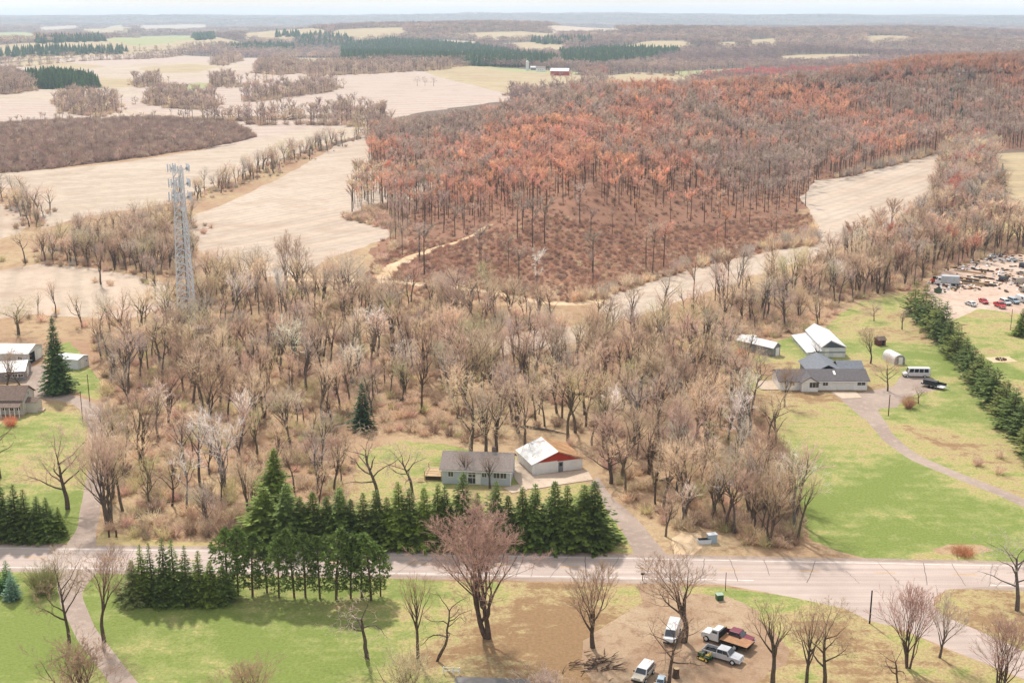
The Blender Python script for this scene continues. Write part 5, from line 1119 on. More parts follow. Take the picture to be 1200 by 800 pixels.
def vehicle(kind, p, rz, mat, label, cat, name, roofmat=None, s=.94, group=None, cabin_only=False):
    body, (cx0, cx1, cx2, cx3, z0, z1), hw, wx, wr = KIND[kind]; t = thing(name, label, cat, p, rz, group); t.scale = (s, s, s)
    low = MB()
    if kind == 'pickup':       # open bed behind the cab
        low.prof([(-.75, .45), (2.72, .42), (2.85, .7), (2.8, 1.02), (1.35, 1.16), (1.2, 1.2), (-.75, 1.2)], -hw, hw, taper=lambda x, z: .93 if x > 2.6 else 1)
    else: low.prof(body, -hw, hw, taper=lambda x, z: (.93 if abs(x) > abs(body[1][0]) - .15 else 1) * (.985 if z > .9 else 1))
    bd = part('body', low, mat, t, bevel=.06)
    if kind == 'pickup':
        part('bed', MB().box((-1.8, -hw + .04, .82), (2.06, .08, .74)).box((-1.8, hw - .04, .82), (2.06, .08, .74)).box((-1.8, 0, .62), (2.06, hw * 2 - .17, .1)), mat, t); part('bed_liner', MB().box((-1.8, 0, .70), (1.95, hw * 2 - .2, .05)), M_BLACK, t)
        part('tailgate', MB().box((-2.83, 0, .85), (.07, hw * 2 - .1, .62)), mat, t)
    cab = MB(); k0, k1 = hw * .96, hw * .80
    vs = [(cx0, -k0, z0), (cx0, k0, z0), (cx3, k0, z0), (cx3, -k0, z0), (cx1, -k1, z1), (cx1, k1, z1), (cx2, k1, z1), (cx2, -k1, z1)]
    cab.add(vs, [(0, 1, 5, 4), (1, 2, 6, 5), (2, 3, 7, 6), (3, 0, 4, 7), (4, 5, 6, 7)]); part('cabin', cab, roofmat or mat, t, bevel=.05)
    V_ = [Vector(v) for v in vs]
    def pane(i, j, k, l_, a0, a1, b0, b1, nm):
        P = lambda u, v: (V_[i] * (1 - u) + V_[j] * u) * (1 - v) + (V_[l_] * (1 - u) + V_[k] * u) * v
        q = [P(a0, b0), P(a1, b0), P(a1, b1), P(a0, b1)]; n = (q[1] - q[0]).cross(q[3] - q[0]).normalized(); m = MB(); m.add([x + n * .025 for x in q] + [x - n * .02 for x in q], [(0, 1, 2, 3), (0, 4, 5, 1), (1, 5, 6, 2), (2, 6, 7, 3), (3, 7, 4, 0)]); part(nm, m, M_GLASS, t)
    pane(0, 1, 5, 4, .06, .94, .08, .92, 'windscreen'); pane(2, 3, 7, 6, .08, .92, .25 if kind != 'pickup' else .12, .9, 'rear_window')
    ns = {'pickup': 2, 'suv': 3, 'sedan': 2, 'van': 1, 'bus': 4}[kind]
    for (i, j, k, l_) in ((1, 2, 6, 5), (3, 0, 4, 7)):
        for q in range(ns):
            lo, hi = .07 + .87 * q / ns, .07 + .87 * (q + 1) / ns - .03
            if kind == 'van': lo, hi = (.06, .26) if i == 1 else (.74, .94)
            pane(i, j, k, l_, lo, hi, .16, .86, 'side_window')
    for x in wx:
        for sgn in (-1, 1):
            w = part('wheel', MB().tube([(x, sgn * (hw - .2), wr), (x, sgn * (hw + .03), wr)], [wr, wr], 16, cap=True), M_BLACK, t)
            part('rim', MB().tube([(x, sgn * (hw + .02), wr), (x, sgn * (hw + .05), wr)], [wr * .6, wr * .55], 12, cap=True), M_STEEL, w)
    fx = max(b[0] for b in body)
    for sgn in (-1, 1):
        part('headlight', MB().box((fx - .06, sgn * hw * .70, .86 if kind != 'sedan' else .7), (.12, .36, .16)), M_HEAD, t); part('tail_light', MB().box((min(b[0] for b in body), sgn * hw * .86, .95), (.1, .16, .34)), M_TAIL, t)
        part('mirror', MB().box((cx0 - .25, sgn * (hw + .1), z0 + .12), (.12, .2, .16)), M_BLACK, t)
    part('bumper', MB().box((fx - .02, 0, .52), (.16, hw * 1.8, .16)), M_STEEL if kind == 'pickup' else M_BLACK, t)
    return t
def heading(A, B):
    a = Vector(G(*A)); b = Vector(G(*B)); d = b - a; return (a + b) / 2, math.atan2(d.y, d.x)
c, rz = heading((835, 768), (859, 775)); vehicle('pickup', c, rz, P_SILV, 'silver pickup truck parked in front of the flatbed truck', 'pickup', 'pickup_truck')
c, rz = heading((849, 747), (873, 754)); vehicle('pickup', c, rz, P_MAR, 'maroon pickup truck parked behind the flatbed truck', 'pickup', 'pickup_truck')
c, rz = heading((868, 760), (834, 749)); t = thing('flatbed_truck', 'white cab flatbed truck with empty brown wooden deck between two pickups', 'truck', c, rz)
part('chassis', MB().box((-.4, 0, .62), (6.2, .9, .22)), M_BLACK, t)
part('hood', MB().prof([(2.0, .5), (3.45, .5), (3.5, 1.05), (3.3, 1.3), (2.0, 1.42)], -.92, .92), P_WHITE, t, bevel=.08)
cb = MB(); cb.add([(2.1, -.98, .5), (2.1, .98, .5), (.75, .98, .5), (.75, -.98, .5), (2.1, -.96, 1.4), (2.1, .96, 1.4), (1.7, .82, 2.1), (1.7, -.82, 2.1), (.78, .82, 2.15), (.78, -.82, 2.15), (.75, .96, 1.4), (.75, -.96, 1.4)], [(0, 1, 5, 4), (4, 5, 6, 7), (7, 6, 8, 9), (2, 3, 11, 10), (10, 11, 9, 8), (1, 2, 10, 5), (5, 10, 8, 6), (3, 0, 4, 11), (11, 4, 7, 9)]); part('cab', cb, P_WHITE, t, bevel=.04)
wsx = MB(); wsx.add([(2.11, -.85, 1.46), (2.11, .85, 1.46), (1.75, .75, 2.05), (1.75, -.75, 2.05)], [(0, 1, 2, 3)]); part('windscreen', wsx, M_GLASS, t)
for sg in (-1, 1): part('side_window', MB().box((1.35, sg * .93, 1.72), (.75, .05, .5), rx=-sg * .2), M_GLASS, t)
dkp = part('deck', MB().box((-1.55, 0, 1.0), (4.3, 2.35, .14)), M_BLACK, t); M_DECK = plain('deck_boards', lin(200, 150, 112, .66), .85, .2, .18, 1.5)
for k in range(8): part('plank', MB().box((-1.55, -1.0 + k * .286, 1.10), (4.2, .27, .05)), M_DECK, dkp)
part('headboard', MB().box((.58, 0, 1.55), (.08, 2.2, 1.0)), M_BLACK, t)
for x in (2.6, -1.7):
    for sg in (-1, 1):
        w = part('wheel', MB().tube([(x, sg * .7, .45), (x, sg * 1.0, .45)], [.45, .45], 16, cap=True), M_BLACK, t); part('rim', MB().tube([(x, sg * .99, .45), (x, sg * 1.02, .45)], [.26, .24], 12, cap=True), M_STEEL, w)
for sg in (-1, 1): part('headlight', MB().box((3.48, sg * .68, .95), (.08, .3, .2)), M_HEAD, t)
c, rz = heading((791, 737), (784, 757)); vehicle('van', c, rz, P_WHITE, 'white van parked under the bare tree in the dirt lot', 'van', 'van')
c, rz = heading((760, 786), (748, 800)); vehicle('suv', c, rz, P_TAN, 'white and tan car parked at the bottom edge of the dirt lot', 'car', 'parked_car', P_WHITE)
c, rz = heading((776, 795), (772, 808)); vehicle('sedan', c, rz, P_BLUE, 'pale small car cut off by the bottom edge of the dirt lot', 'car', 'parked_car', s=.62)
# lawn tractor
c, rz = heading((832, 775), (820, 770)); t = thing('lawn_tractor', 'green and yellow lawn tractor beside the silver pickup', 'tractor', c, rz)
part('hood', MB().prof([(.15, .45), (1.05, .42), (1.08, .8), (.9, .92), (.15, .98)], -.28, .28), P_GRN, t, bevel=.05); part('frame', MB().box((-.1, 0, .42), (1.9, .5, .12)), P_GRN, t); part('fender', MB().box((-.6, 0, .68), (.75, 1.0, .14)), P_GRN, t, bevel=.04)
part('seat', MB().box((-.5, 0, .86), (.5, .5, .14)).box((-.76, 0, 1.1), (.1, .5, .45)), P_YEL, t, bevel=.03); part('steering_wheel', MB().tube([(.02, 0, .95), (-.12, 0, 1.12)], [.03, .03], 5).tube([(-.12, -.02, 1.12), (-.14, .02, 1.15)], [.2, .2], 10, cap=True), M_BLACK, t); part('mower_deck', MB().box((.2, 0, .22), (.8, 1.2, .16)), P_YEL, t, bevel=.05)
for x, r_, yy in ((.8, .22, .42), (-.6, .33, .52)):
    for sg in (-1, 1):
        w = part('wheel', MB().tube([(x, sg * (yy - .12), r_), (x, sg * (yy + .1), r_)], [r_, r_], 14, cap=True), M_BLACK, t); part('rim', MB().tube([(x, sg * (yy + .09), r_), (x, sg * (yy + .12), r_)], [r_ * .55, r_ * .5], 10, cap=True), P_YEL, w)
c, rz = heading((1087, 441.5), (1060, 441)); vehicle('bus', c, rz, P_WHITE, 'white shuttle bus parked at the end of the ranch driveway', 'bus', 'shuttle_bus', s=.8)
c, rz = heading((1084, 452), (1103, 456)); t = thing('utility_trailer', 'flat white utility trailer with black sides below the white bus', 'trailer', c, rz)
part('deck', MB().box((0, 0, .62), (5.6, 2.1, .12)), P_WHITE, t); part('side_rail', MB().box((0, 1.05, 1.0), (5.4, .08, .65)), P_BLK, t); part('side_rail', MB().box((-.6, -1.05, .82), (4.0, .08, .3)), P_BLK, t); part('load', MB().box((-.8, .35, 1.15), (3.4, 1.2, .95)), P_BLK, t, bevel=.1); part('drawbar', MB().tube([(2.7, 0, .6), (3.9, 0, .45), (3.9, 0, 0)], [.07, .06, .05], 5, cap=True), M_STEEL, t)
for x in (-.5, .4):
    for sg in (-1, 1): part('wheel', MB().tube([(x, sg * 1.06, .33), (x, sg * 1.24, .33)], [.33, .33], 12, cap=True), M_BLACK, t)
for kd, A, B, m, lab, nm, cat in (('sedan', (1143, 360), (1132, 356), P_WHITE, 'white car, leftmost of the line at the salvage yard lawn', 'parked_car', 'car'), ('sedan', (1149, 353), (1156, 357), P_RED, 'small red car parked right of the leftmost white car', 'parked_car', 'car'),
                                ('pickup', (1166, 357), (1177, 363), P_RED, 'red pickup with pale hood in the salvage yard line', 'pickup_truck', 'pickup'), ('suv', (1172, 354), (1184, 359), P_WHITE, 'white car behind the red pickup in the yard line', 'parked_car', 'car'),
                                ('suv', (1182, 353), (1193, 357), P_BLUE, 'pale blue car second from right end of the yard line', 'parked_car', 'car'), ('van', (1190, 351), (1206, 357), P_WHITE, 'white van at the right edge of the salvage yard line', 'van', 'van')):
    c, rz = heading(A, B); vehicle(kd, c, rz, m, lab, cat, nm)
# salvage yard
p = G(1106, 334); t = thing('box_truck', 'grey and white box truck with junk around it in the salvage yard', 'truck', p, R(-14))
part('box', MB().box((1.8, 0, 2.0), (5.4, 2.3, 2.3)), plain('truck_box', lin(206, 212, 218, .7), .6, .3, .15), t); part('cab', MB().prof([(-2.6, .5), (-.95, .5), (-.95, 2.6), (-1.9, 2.6), (-2.5, 1.6), (-2.7, 1.2)], -1.05, 1.05), P_WHITE, t, bevel=.06); part('windscreen', MB().box((-2.24, 0, 2.1), (.06, 1.7, .8), ry=.55), M_GLASS, t); part('chassis', MB().box((1.2, 0, .7), (6.6, 1.0, .25)), M_BLACK, t); part('side_window', MB().box((-1.5, -1.06, 2.1), (.7, .05, .6)), M_GLASS, t)
for x in (-1.8, 3.0):
    for sg in (-1, 1): part('wheel', MB().tube([(x, sg * .75, .45), (x, sg * 1.05, .45)], [.45, .45], 14, cap=True), M_BLACK, t)
p = G(1095, 332); t = thing('skid_loader', 'orange-red loader beside the box truck in the salvage yard', 'loader', p, R(160)); P_ORG = paint('paint_orange', lin(214, 78, 44, .8))
part('body', MB().box((0, 0, .9), (2.0, 1.3, .9)), P_ORG, t, bevel=.08); part('cab', MB().box((.1, 0, 1.75), (1.1, 1.1, .9)), M_DARK, t, bevel=.05)
for sg in (-1, 1): part('arm', MB().tube([(-1.0, sg * .75, 1.6), (.8, sg * .75, 1.5), (1.6, sg * .75, .5)], [.1, .1, .09], 5, cap=True), P_ORG, t)
part('bucket', MB().prof([(1.5, .15), (2.3, .1), (1.7, .4), (1.5, .8)], -.9, .9), M_STEEL, t)
for x in (-.6, .6):
    for sg in (-1, 1): part('wheel', MB().tube([(x, sg * .62, .4), (x, sg * .9, .4)], [.4, .4], 12, cap=True), M_BLACK, t)
p = G(1099, 343); t = thing('waste_bin', 'dark green waste bin on the yard gravel near the pines', 'bin', p, .3); part('bin_body', MB().prof([(-.8, 0), (.8, 0), (1.0, 1.2), (-1.0, 1.2)], -.7, .7), P_GRN, t); part('lid', MB().box((0, 0, 1.26), (2.1, 1.5, .1)), M_BLACK, t)
random.seed(9)
A1, B1 = G(1124, 320), G(1152, 336)
for k in range(12):
    q = random.uniform(-1, 1); u = 1140 + random.uniform(-14, 16) + q * 6; v = 326 + random.uniform(-9, 9); p = G(u, v); L_ = random.uniform(5, 12); rz = R(-38 + random.uniform(-6, 6))
    side = ['farthest', 'far', 'middle', 'near'][int(max(0, min(3, (v - 317) / 5)))]; col = random.choice(('weathered brown', 'pale'))
    o = obj('timber_beam', None); COL.objects.unlink(o); bpy.data.objects.remove(o)
    mb = MB(); mb.box((0, 0, .22), (L_, .32, .3)); mb.box((L_ * .1, .1, .46), (L_ * .7, .25, .16), .04)
    o = part('timber_beam', mb, M_CBLK if col[0] == 'w' else M_WOOD, None); o.location = p; o.rotation_euler = (0, 0, rz); tag(o, '%s timber beam lying in the %s part of the salvage yard rows' % (col, side), 'beam', 'timber beams in the salvage yard')
mb = MB(); g = np.random.default_rng(4)
for (u0, v0, su, sv, n_) in ((1115, 337, 10, 3, 60), (1135, 312, 16, 4, 60), (1170, 303, 20, 4, 120), (1190, 325, 14, 8, 110), (1150, 328, 20, 6, 70), (1130, 334, 16, 3, 40)):
    for k in range(n_):
        p = G(u0 + g.normal() * su, v0 + g.normal() * sv); s_ = g.uniform(.2, 1.1, 3) * np.array((1.3, .8, .5)); mb.box((p[0], p[1], p[2] + s_[2] * .4), tuple(s_), g.uniform(0, 3), int(g.integers(0, 6)), g.uniform(-.3, .3), g.uniform(-.3, .3))
o = part('scrap_debris', mb, [M_STEEL, M_CBLK, M_TRIM, P_BLK, M_WOOD, plain('rust', lin(150, 96, 70, .65), .9, .1, .2, 2)], None); tag(o, 'scattered scrap and junk strewn over the salvage yard', 'scrap', kind='stuff')
for kd, u, v, r_, m, lab in (('sedan', 1198, 322, 1.9, P_TAN, 'wrecked tan car at the right edge of the salvage yard'), ('van', 1196, 332, .3, P_TAN, 'old pale van in the salvage yard at the right edge'), ('suv', 1176, 329, .8, P_BLK, 'dark wrecked car in the middle of the salvage yard'), ('sedan', 1186, 306, .2, P_WHITE, 'white wreck near the top of the salvage yard'), ('suv', 1197, 313, 1.2, P_BLK, 'dark wreck at the top right of the salvage yard'), ('van', 1204, 342, .2, P_TAN, 'long tan trailer van at the right edge above the car line'), ('sedan', 1162, 302, .5, P_WHITE, 'white wreck by the dark brush at the yard top')):
    vehicle(kd, G(u, v), r_, m, lab, 'car' if kd != 'van' else 'van', 'wrecked_car' if kd != 'van' else 'van')
# stone fire ring on the right lawn
p = G(1173, 421.5); t = thing('fire_pit', 'square sandy fire pit on the lawn beyond the pines', 'fire pit', p, .1)
part('sand_bed', MB().box((0, 0, .0), (6.5, 4.8, .12)), M_SAND, t)
for k in range(10): a_ = k * .628; part('stone', MB().box((1.1 * math.cos(a_), 1.0 * math.sin(a_), .18), (.55, .4, .32), a_), M_CBLK, t)

# ------------------------------------------------------------------ poles, boxes, small things
def pole(u, vb, vt, label, name='utility_pole', r_=.14, mat=None, arm=False):
    p = G(u, vb); h = up_to(p, vt); t = thing(name, label, 'pole', p); part('shaft', MB().tube([(0, 0, -.3), (0, 0, h)], [r_, r_ * .75], 8, cap=True), mat or M_CBLK, t)
    part('cap', MB().tube([(0, 0, h - .02), (0, 0, h + .08)], [r_ * .9, r_ * .5], 8, cap=True), M_STEEL, t)
    if arm: part('crossarm', MB().box((0, 0, h - .5), (1.6, .1, .12)), M_CBLK, t)
pole(1019, 730, 691, 'dark bare pole on the grass beside the side road', mat=M_BLACK, r_=.13)
pole(1041, 487, 462, 'wooden pole beside the ranch driveway', r_=.12)
pole(105, 470, 438, 'wooden pole right of the lone farmyard spruce', r_=.1)
pole(97, 492, 458, 'thin wooden pole by the left driveway bend', r_=.09)
pole(850, 692, 670, 'thin dark signpost on the verge beside the junction', 'sign_post', .06, M_BLACK)
pole(1184, 387, 362, 'thin pole on the lawn below the parked cars', r_=.09)
def mailbox(u, v, label, mat):
    t = thing('mailbox', label, 'mailbox', G(u, v)); part('post', MB().box((0, 0, .45), (.1, .1, 1.2)), M_CBLK, t); bx = part('box', MB().prof([(-.28, 1.0), (.28, 1.0), (.28, 1.2), (.2, 1.3), (-.2, 1.3), (-.28, 1.2)], -.14, .14), mat, t); part('flag', MB().box((.1, .16, 1.25), (.05, .03, .25)), P_RED, bx)
mailbox(753, 680, 'dark mailbox on the near roadside by the dirt drive', M_BLACK)
mailbox(57, 636, 'pale mailbox post at the roadside left of the left driveway', M_TRIM)
for u, lab in ((128, 'dark wooden gatepost at the roadside, left of a pair'), (136.5, 'dark wooden gatepost at the roadside, right of a pair')):
    t = thing('gate_post', lab, 'post', G(u, 629)); part('shaft', MB().box((0, 0, .5), (.28, .28, 1.3)), M_CBLK, t, bevel=.03); part('cap', MB().box((0, 0, 1.18), (.34, .34, .08)), M_CBLK, t)
p = G(843, 702); t = thing('junction_box', 'small green utility box on the verge by the signpost', 'utility box', p, .2); part('case', MB().box((0, 0, .4), (1.0, .9, .9)), P_GRN, t, bevel=.03); part('lid', MB().box((0, 0, .87), (1.06, .96, .08)), plain('pale_green', lin(176, 200, 180, .7)), t)
p = G(834, 635); t = thing('pump_cabinet', 'pale blue cabinet at the wood edge across the road', 'cabinet', p, .2); part('case', MB().box((0, 0, .7), (1.5, 1.0, 1.5)), P_BLUE, t, bevel=.04); part('lid', MB().box((0, 0, 1.48), (1.6, 1.1, .08)), M_STEEL, t)
p = G(825, 636); t = thing('metal_trough', 'dark topped steel trough left of the pale blue cabinet', 'trough', p, .1); part('tub', MB().prof([(-1.0, .0), (1.0, .0), (1.15, .7), (-1.15, .7)], -.5, .5), M_STEEL, t); part('cover', MB().box((0, 0, .74), (2.0, .8, .08)), M_BLACK, t)
p = G(873, 454); t = thing('gas_tank', 'white tank lying on the lawn edge by the wood', 'tank', p, .9); part('tank', MB().tube([(-1.3, 0, .75), (-1.1, 0, .75), (1.1, 0, .75), (1.3, 0, .75)], [.25, .5, .5, .25], 14, cap=True), P_WHITE, t, True)
for x in (-.7, .7): part('saddle', MB().box((x, 0, .15), (.15, .6, .5)), M_CONC, t)
# white rail fence and slab at the bottom edge
t = thing('rail_fence', 'short white rail fence at the bottom edge by the grey slab', 'fence', G(520, 789), R(-6))
for x in (0, 1.3, 2.1): part('post', MB().box((x, 0, .4), (.12, .12, 1.3)), M_TRIM, t)
for z in (.55, .95): part('rail', MB().box((1.05, -.08, z), (2.3, .05, .12)), M_TRIM, t)
sd = GP([(534, 793), (620, 796), (640, 830), (530, 830)]); mb = MB(); mb.add([(x, y, .12) for x, y in sd] + [(x, y, -.3) for x, y in sd], [(0, 1, 2, 3), (3, 2, 1, 0)][1:] + [(i, (i + 1) % 4, (i + 1) % 4 + 4, i + 4) for i in range(4)]); o = part('parking_slab', mb, plain('grey_slab', lin(150, 146, 144, .65), .9, .15, .15, .5), None); o['kind'] = 'structure'
# cut branches heaped on the lawn
g = np.random.default_rng(8); mb = MB(); p = G(700, 778)
for k in range(70):
    a_ = R(30) + g.normal() * .45; l_ = g.uniform(.6, 2.6); c = np.array((g.normal() * 1.8, g.normal() * 1.3, .08 + abs(g.normal()) * .15)); d = np.array((math.cos(a_), math.sin(a_), g.uniform(-.05, .18))); mb.tube([c - d * l_ / 2, c + g.normal(size=3) * .08, c + d * l_ / 2], [.07, .05, .015], 4)
o = part('branch_pile', mb, plain('dead_branches', lin(116, 96, 84, .6), .95, .1, .2, 2), None); o.location = p; tag(o, 'heap of dark cut branches on the brown lawn by the dirt lot', 'branch pile', kind='stuff')
# tree stump and block in the lot
t = thing('tree_stump', 'rough tree stump beside the bottom tree of the dirt lot', 'stump', G(792, 793)); part('stump', MB().tube([(0, 0, -.2), (0, 0, .3), (.05, 0, 1.3)], [.6, .45, .4], 9, cap=True), M_CBLK, t); part('cut_face', MB().tube([(.05, 0, 1.29), (.05, 0, 1.33)], [.37, .36], 9, cap=True), M_WOOD, t)
# round bushes
def px_bush(u, vb, vt, w, label, tint, n=260, name='bush'):
    p = G(u, vb); h = up_to(p, vt); m = bush(int(u * 7 + vb), h, w * mpp(p) * .55, n, .03); o = part(name, m, M_TWIG, None); o.location = (p[0], p[1], p[2] - .05); o['tint'] = [float(x) for x in tint[:3]]; tag(o, label, 'bush'); return o
px_bush(52, 694, 658, 40, 'round olive bush right of the blue-grey spruce', lin(128, 126, 84, .55), 520)
px_bush(146, 700, 676, 30, 'low olive bush between driveway and spruce clump', lin(132, 128, 92, .55), 400)
px_bush(12, 499, 486, 20, 'orange-brown bush in front of the farmhouse', lin(206, 128, 92, .6)); px_bush(868, 419, 406, 11, 'bright red-stemmed bush beside the grey shed', lin(206, 84, 70, .62)); px_bush(1128, 649, 637, 60, 'low rust brown hedge clump on the right lawn edge', lin(170, 120, 88, .6), 300); px_bush(1065, 478, 462, 16, 'reddish brown bush by the ranch driveway loop', lin(170, 128, 104, .6))
px_bush(268, 634, 600, 40, 'dark tangled bush at the roadside left of the tall spruces', lin(120, 98, 84, .6), 300)
# far farmsteads
def far_barn(u, v, L_, D_, h, rz, wall, roof, label, name='far_barn', cat='barn', end=None):
    t = thing(name, label, cat, G(u, v), rz); part('wall', gable_walls(0, L_, 0, D_, h, D_ * .28, 'x'), wall, t); part('roof', gable_roof(0, L_, 0, D_, h + .05, D_ * .28, 'x', .5, .2), roof, t); door(t, 'l', D_ * .5, 0, 3.5, h * .8, L_, D_, M_TRIM)
    for k in range(3): window(t, 'f', L_ * (.25 + .25 * k), h * .4, 1.4, 1.2, L_, D_)
    if end: e_ = MB(); e_.add([(-.06, 0.05, 0), (-.06, D_ - .05, 0), (-.06, D_ - .05, h), (-.06, D_ / 2, h + D_ * .28 - .1), (-.06, .05, h)], [(4, 3, 2, 1, 0)]); part('end_wall', e_, end, t)
far_barn(645, 88.5, 26, 13, 6, R(-10), S_RED, R_WHITE, 'far red barn with long white roof beyond the red hill', end=S_RED)
far_barn(628, 84, 14, 9, 5, R(-6), S_WHITE, R_GREY, 'far white farmhouse left of the red barn', 'far_house', 'house')
far_barn(622, 82.5, 10, 7, 4, .1, S_GREY, R_WHITE, 'far small grey shed at the left of the red barn farm', 'far_shed', 'shed')
far_barn(182, 119, 12, 8, 4, .2, S_WHITE, R_GREY, 'far white farmhouse among bare trees at left', 'far_house', 'house')
far_barn(192, 117, 14, 8, 4, .1, S_WMETAL, R_WHITE, 'far white barn among bare trees at left', 'far_barn')
far_barn(205, 41.5, 60, 18, 7, .05, S_CREAM, R_BROWN, 'very far long barn with brown roof near the left horizon')
far_barn(403, 82, 14, 9, 4, .1, S_WHITE, R_WHITE, 'far white house at the edge of the grey field', 'far_house', 'house')
far_barn(1127, 92, 12, 9, 5, .1, S_GREY, R_GREY, 'far grey roofed house amid the right-hand woods', 'far_house', 'house')
p = G(618, 83); t = thing('far_silo', 'far pale silo beside the red barn farm', 'silo', p); part('shaft', MB().tube([(0, 0, -.5), (0, 0, 13)], [2.4, 2.4], 14, cap=True), M_STEEL, t); part('dome', MB().tube([(0, 0, 13), (0, 0, 14.2), (0, 0, 14.9)], [2.4, 1.6, .2], 14, cap=True), P_WHITE, t)
# ------------------------------------------------------------------ the far country
FARP = [lin(152, 128, 118, .55), lin(138, 118, 114, .55), lin(164, 142, 126, .55), lin(126, 110, 108, .55)]
big = np.array(COVER[0][2])
def wedge(y0, y1): return [(-y0 * .5, y0), (y0 * .5, y0), (y1 * .5, y1), (-y1 * .5, y1)]
def farwood(y0, y1, s, holes):
    P = scatter(wedge(y0, y1), s, holes); k = noise2(P[:, 0], P[:, 1], 160 + y0 * .1) + .35 * noise2(P[:, 0] + 70, P[:, 1], 60) > -.95
    return P[k]
HL = [tuple(p) for p in HILL]
mid = GP([(-60, 150), (-60, 300), (440, 300), (470, 150)])      # open valley left of the hill
rt = GP([(1090, 176), (1300, 170), (1300, 300), (1090, 300)])
f1 = farwood(780, 1500, 8.5, FIELDS + [HL, mid, rt]); f1 = f1[~((f1[:, 0] < 0) & (f1[:, 1] < 1250))]
f2 = farwood(1500, 2700, 13.5, FIELDS + [HL]); f3 = farwood(2700, 5200, 24, FIELDS); f4 = farwood(5200, 9500, 48, FIELDS); f5 = farwood(9500, 16000, 95, [])
far = np.vstack([f1, f2, f3, f4, f5]); cnt = [len(f1), len(f2), len(f3), len(f4), len(f5)]
xy = np.concatenate([np.full(n, k) for n, k in zip(cnt, (1.0, 1.45, 2.5, 5, 9.5))])
ft = tints(len(far), FARP, (3, 3, 2, 2)); pn = noise2(far[:, 0] + 31, far[:, 1] * 1.4, 110)[:, None]; ft *= 1 + .3 * pn; ft *= np.where(noise2(far[:, 0], far[:, 1] + 500, 190)[:, None] > .3, np.array([[.9, .86, .9]]), np.array([[1.08, 1.04, .98]]))
rd = (noise2(far[:, 0], far[:, 1], 120) + .6 * RNG.normal(size=len(far)) * .4 > .35) & (far[:, 1] < 1900) & (far[:, 0] > 100)
ft[rd] = np.array(lin(178, 106, 98, .55)[:3]) * RNG.uniform(.85, 1.15, (rd.sum(), 1))
n = len(far); z = RNG.uniform(.8, 1.25, n); w = RNG.uniform(.85, 1.2, n) * xy; far[:, 2] -= .3
gn_scatter('far_wood', PU, far, RNG.uniform(0, 6.28, n), np.stack([w, w, z], 1), RNG.integers(0, len(PU), n), ft, 'far-off grey and purplish woods rolling to the horizon', 'wood')
# groves and hedgerows in the far fields at left
grove = [scatter(GP(p), s) for p, s in (
    ([(-40, 110), (-40, 92), (10, 88), (30, 97), (42, 106), (10, 111)], 7), ([(300, 86), (305, 78), (330, 76), (352, 80), (352, 86), (325, 88)], 8), ([(280, 118), (300, 112), (360, 104), (395, 100), (390, 108), (340, 114), (300, 120)], 9),
    ([(62, 124), (80, 116), (110, 120), (140, 122), (140, 132), (110, 136), (86, 134)], 9), ([(168, 122), (176, 116), (210, 112), (232, 118), (255, 122), (250, 128), (200, 128)], 8), ([(155, 100), (190, 96), (190, 101), (160, 103)], 9), ([(246, 100), (270, 94), (275, 100), (250, 104)], 8),
    ([(245, 76), (280, 66), (282, 72), (262, 78)], 12), ([(210, 58), (260, 54), (300, 60), (345, 62), (345, 66), (250, 64)], 13), ([(355, 82), (400, 78), (440, 80), (490, 78), (550, 77), (520, 82), (450, 86), (360, 90)], 11))]
lines = [hedge(p, w, s) for p, w, s in (([(215, 144), (290, 141), (380, 138), (445, 142)], 16, 3.5), ([(280, 146), (440, 146)], 14, 4.5), ([(0, 80), (80, 73), (140, 70)], 8, 12), ([(90, 72), (150, 70), (200, 66)], 10, 9), ([(160, 70), (215, 65)], 10, 9), ([(268, 104), (330, 94)], 3, 14), ([(100, 62), (150, 60), (300, 58)], 12, 16),
                                       ([(640, 104), (690, 100)], 5, 16), ([(596, 112), (640, 114), (700, 108)], 6, 5), ([(686, 104), (704, 92)], 10, 4), ([(440, 140), (445, 165)], 9, 4), ([(870, 92), (700, 84)], 6, 18), ([(70, 140), (120, 136)], 8, 14), ([(390, 128), (440, 132)], 6, 9))]
gp = np.vstack(grove + lines); gp = np.vstack([gp, gp + np.column_stack([RNG.normal(size=(len(gp), 2)) * 4, np.zeros(len(gp))])]); n = len(gp); z = RNG.uniform(.65, 1.2, n); w = RNG.uniform(.8, 1.2, n); gp[:, 2] -= .2; pk = RNG.integers(0, 7, n)
mass('far_hedge_brush', BU, gp + np.column_stack([RNG.normal(size=(n, 2)) * 3, np.zeros(n)]), (2.5, 6), 2.4, [lin(176, 152, 136, .6), lin(190, 168, 144, .6)], (1, 1), 'low brush under the far hedgerows at left', 'undergrowth', xy=1.3)
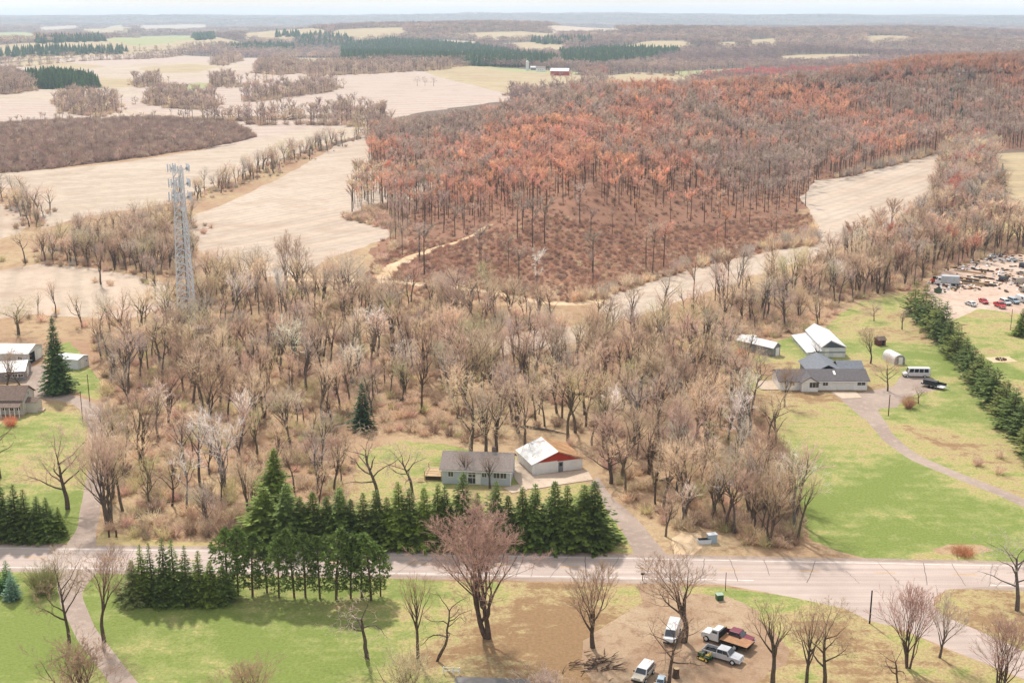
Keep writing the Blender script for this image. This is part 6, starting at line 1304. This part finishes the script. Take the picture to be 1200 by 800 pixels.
gn_scatter('far_hedgerows', PU + HT, gp, RNG.uniform(0, 6.28, n), np.stack([w, w, z], 1), pk, tints(n, [lin(168, 144, 130, .6), lin(152, 132, 124, .6), lin(184, 164, 142, .6)], (3, 3, 2)), 'bare groves and hedgerows among the far fields at left', 'wood')
pines = [scatter(GP(p), s) for p, s in (
    ([(30, 97), (60, 93), (100, 98), (118, 103), (60, 105), (36, 104)], 6), ([(400, 56), (460, 50), (520, 54), (560, 58), (600, 66), (655, 74), (640, 80), (560, 78), (480, 74), (400, 72)], 10), ([(262, 58), (300, 55), (345, 56), (345, 61), (280, 62)], 13), ([(655, 66), (720, 62), (800, 64), (760, 74), (700, 80), (660, 78)], 9), ([(40, 48), (120, 45), (125, 49), (40, 52)], 20), ([(345, 44), (380, 42), (420, 48), (400, 56), (350, 56)], 20),
    ([(620, 49), (690, 47), (700, 52), (640, 53)], 20), ([(225, 44), (252, 42), (252, 46), (228, 48)], 20), ([(0, 62), (60, 58), (150, 60), (140, 64), (60, 66), (0, 68)], 17), ([(320, 40), (350, 40), (350, 44), (322, 44)], 25))]
pp = np.vstack(pines); n = len(pp); z = RNG.uniform(.85, 1.3, n); k = 1 + np.clip(pp[:, 1] - 1500, 0, 4000) / 2600; w = k * RNG.uniform(.9, 1.2, n)
gn_scatter('far_pines', FC, pp, RNG.uniform(0, 6.28, n), np.stack([w, w, z], 1), RNG.integers(0, len(FC), n), tints(n, [lin(78, 104, 64, .5), lin(66, 90, 60, .48)], (1, 1)), 'dark green pine plantations in the far country', 'wood')

# ------------------------------------------------------------------ the air
hz = MB().box((0, 7600, 64), (26500, 18800, 150))
hm = bpy.data.materials.new('haze'); hm.use_nodes = True; hm.node_tree.nodes.clear()
ho = hm.node_tree.nodes.new('ShaderNodeOutputMaterial'); hv_ = hm.node_tree.nodes.new('ShaderNodeVolumePrincipled')
hv_.inputs['Color'].default_value = (.72, .86, 1.0, 1); hv_.inputs['Density'].default_value = 9.0e-5; hv_.inputs['Anisotropy'].default_value = .2
hm.node_tree.links.new(hv_.outputs[0], ho.inputs['Volume'])
haze = part('haze', hz, hm, None); tag(haze, 'pale blue haze over the far country', 'haze', kind='stuff')
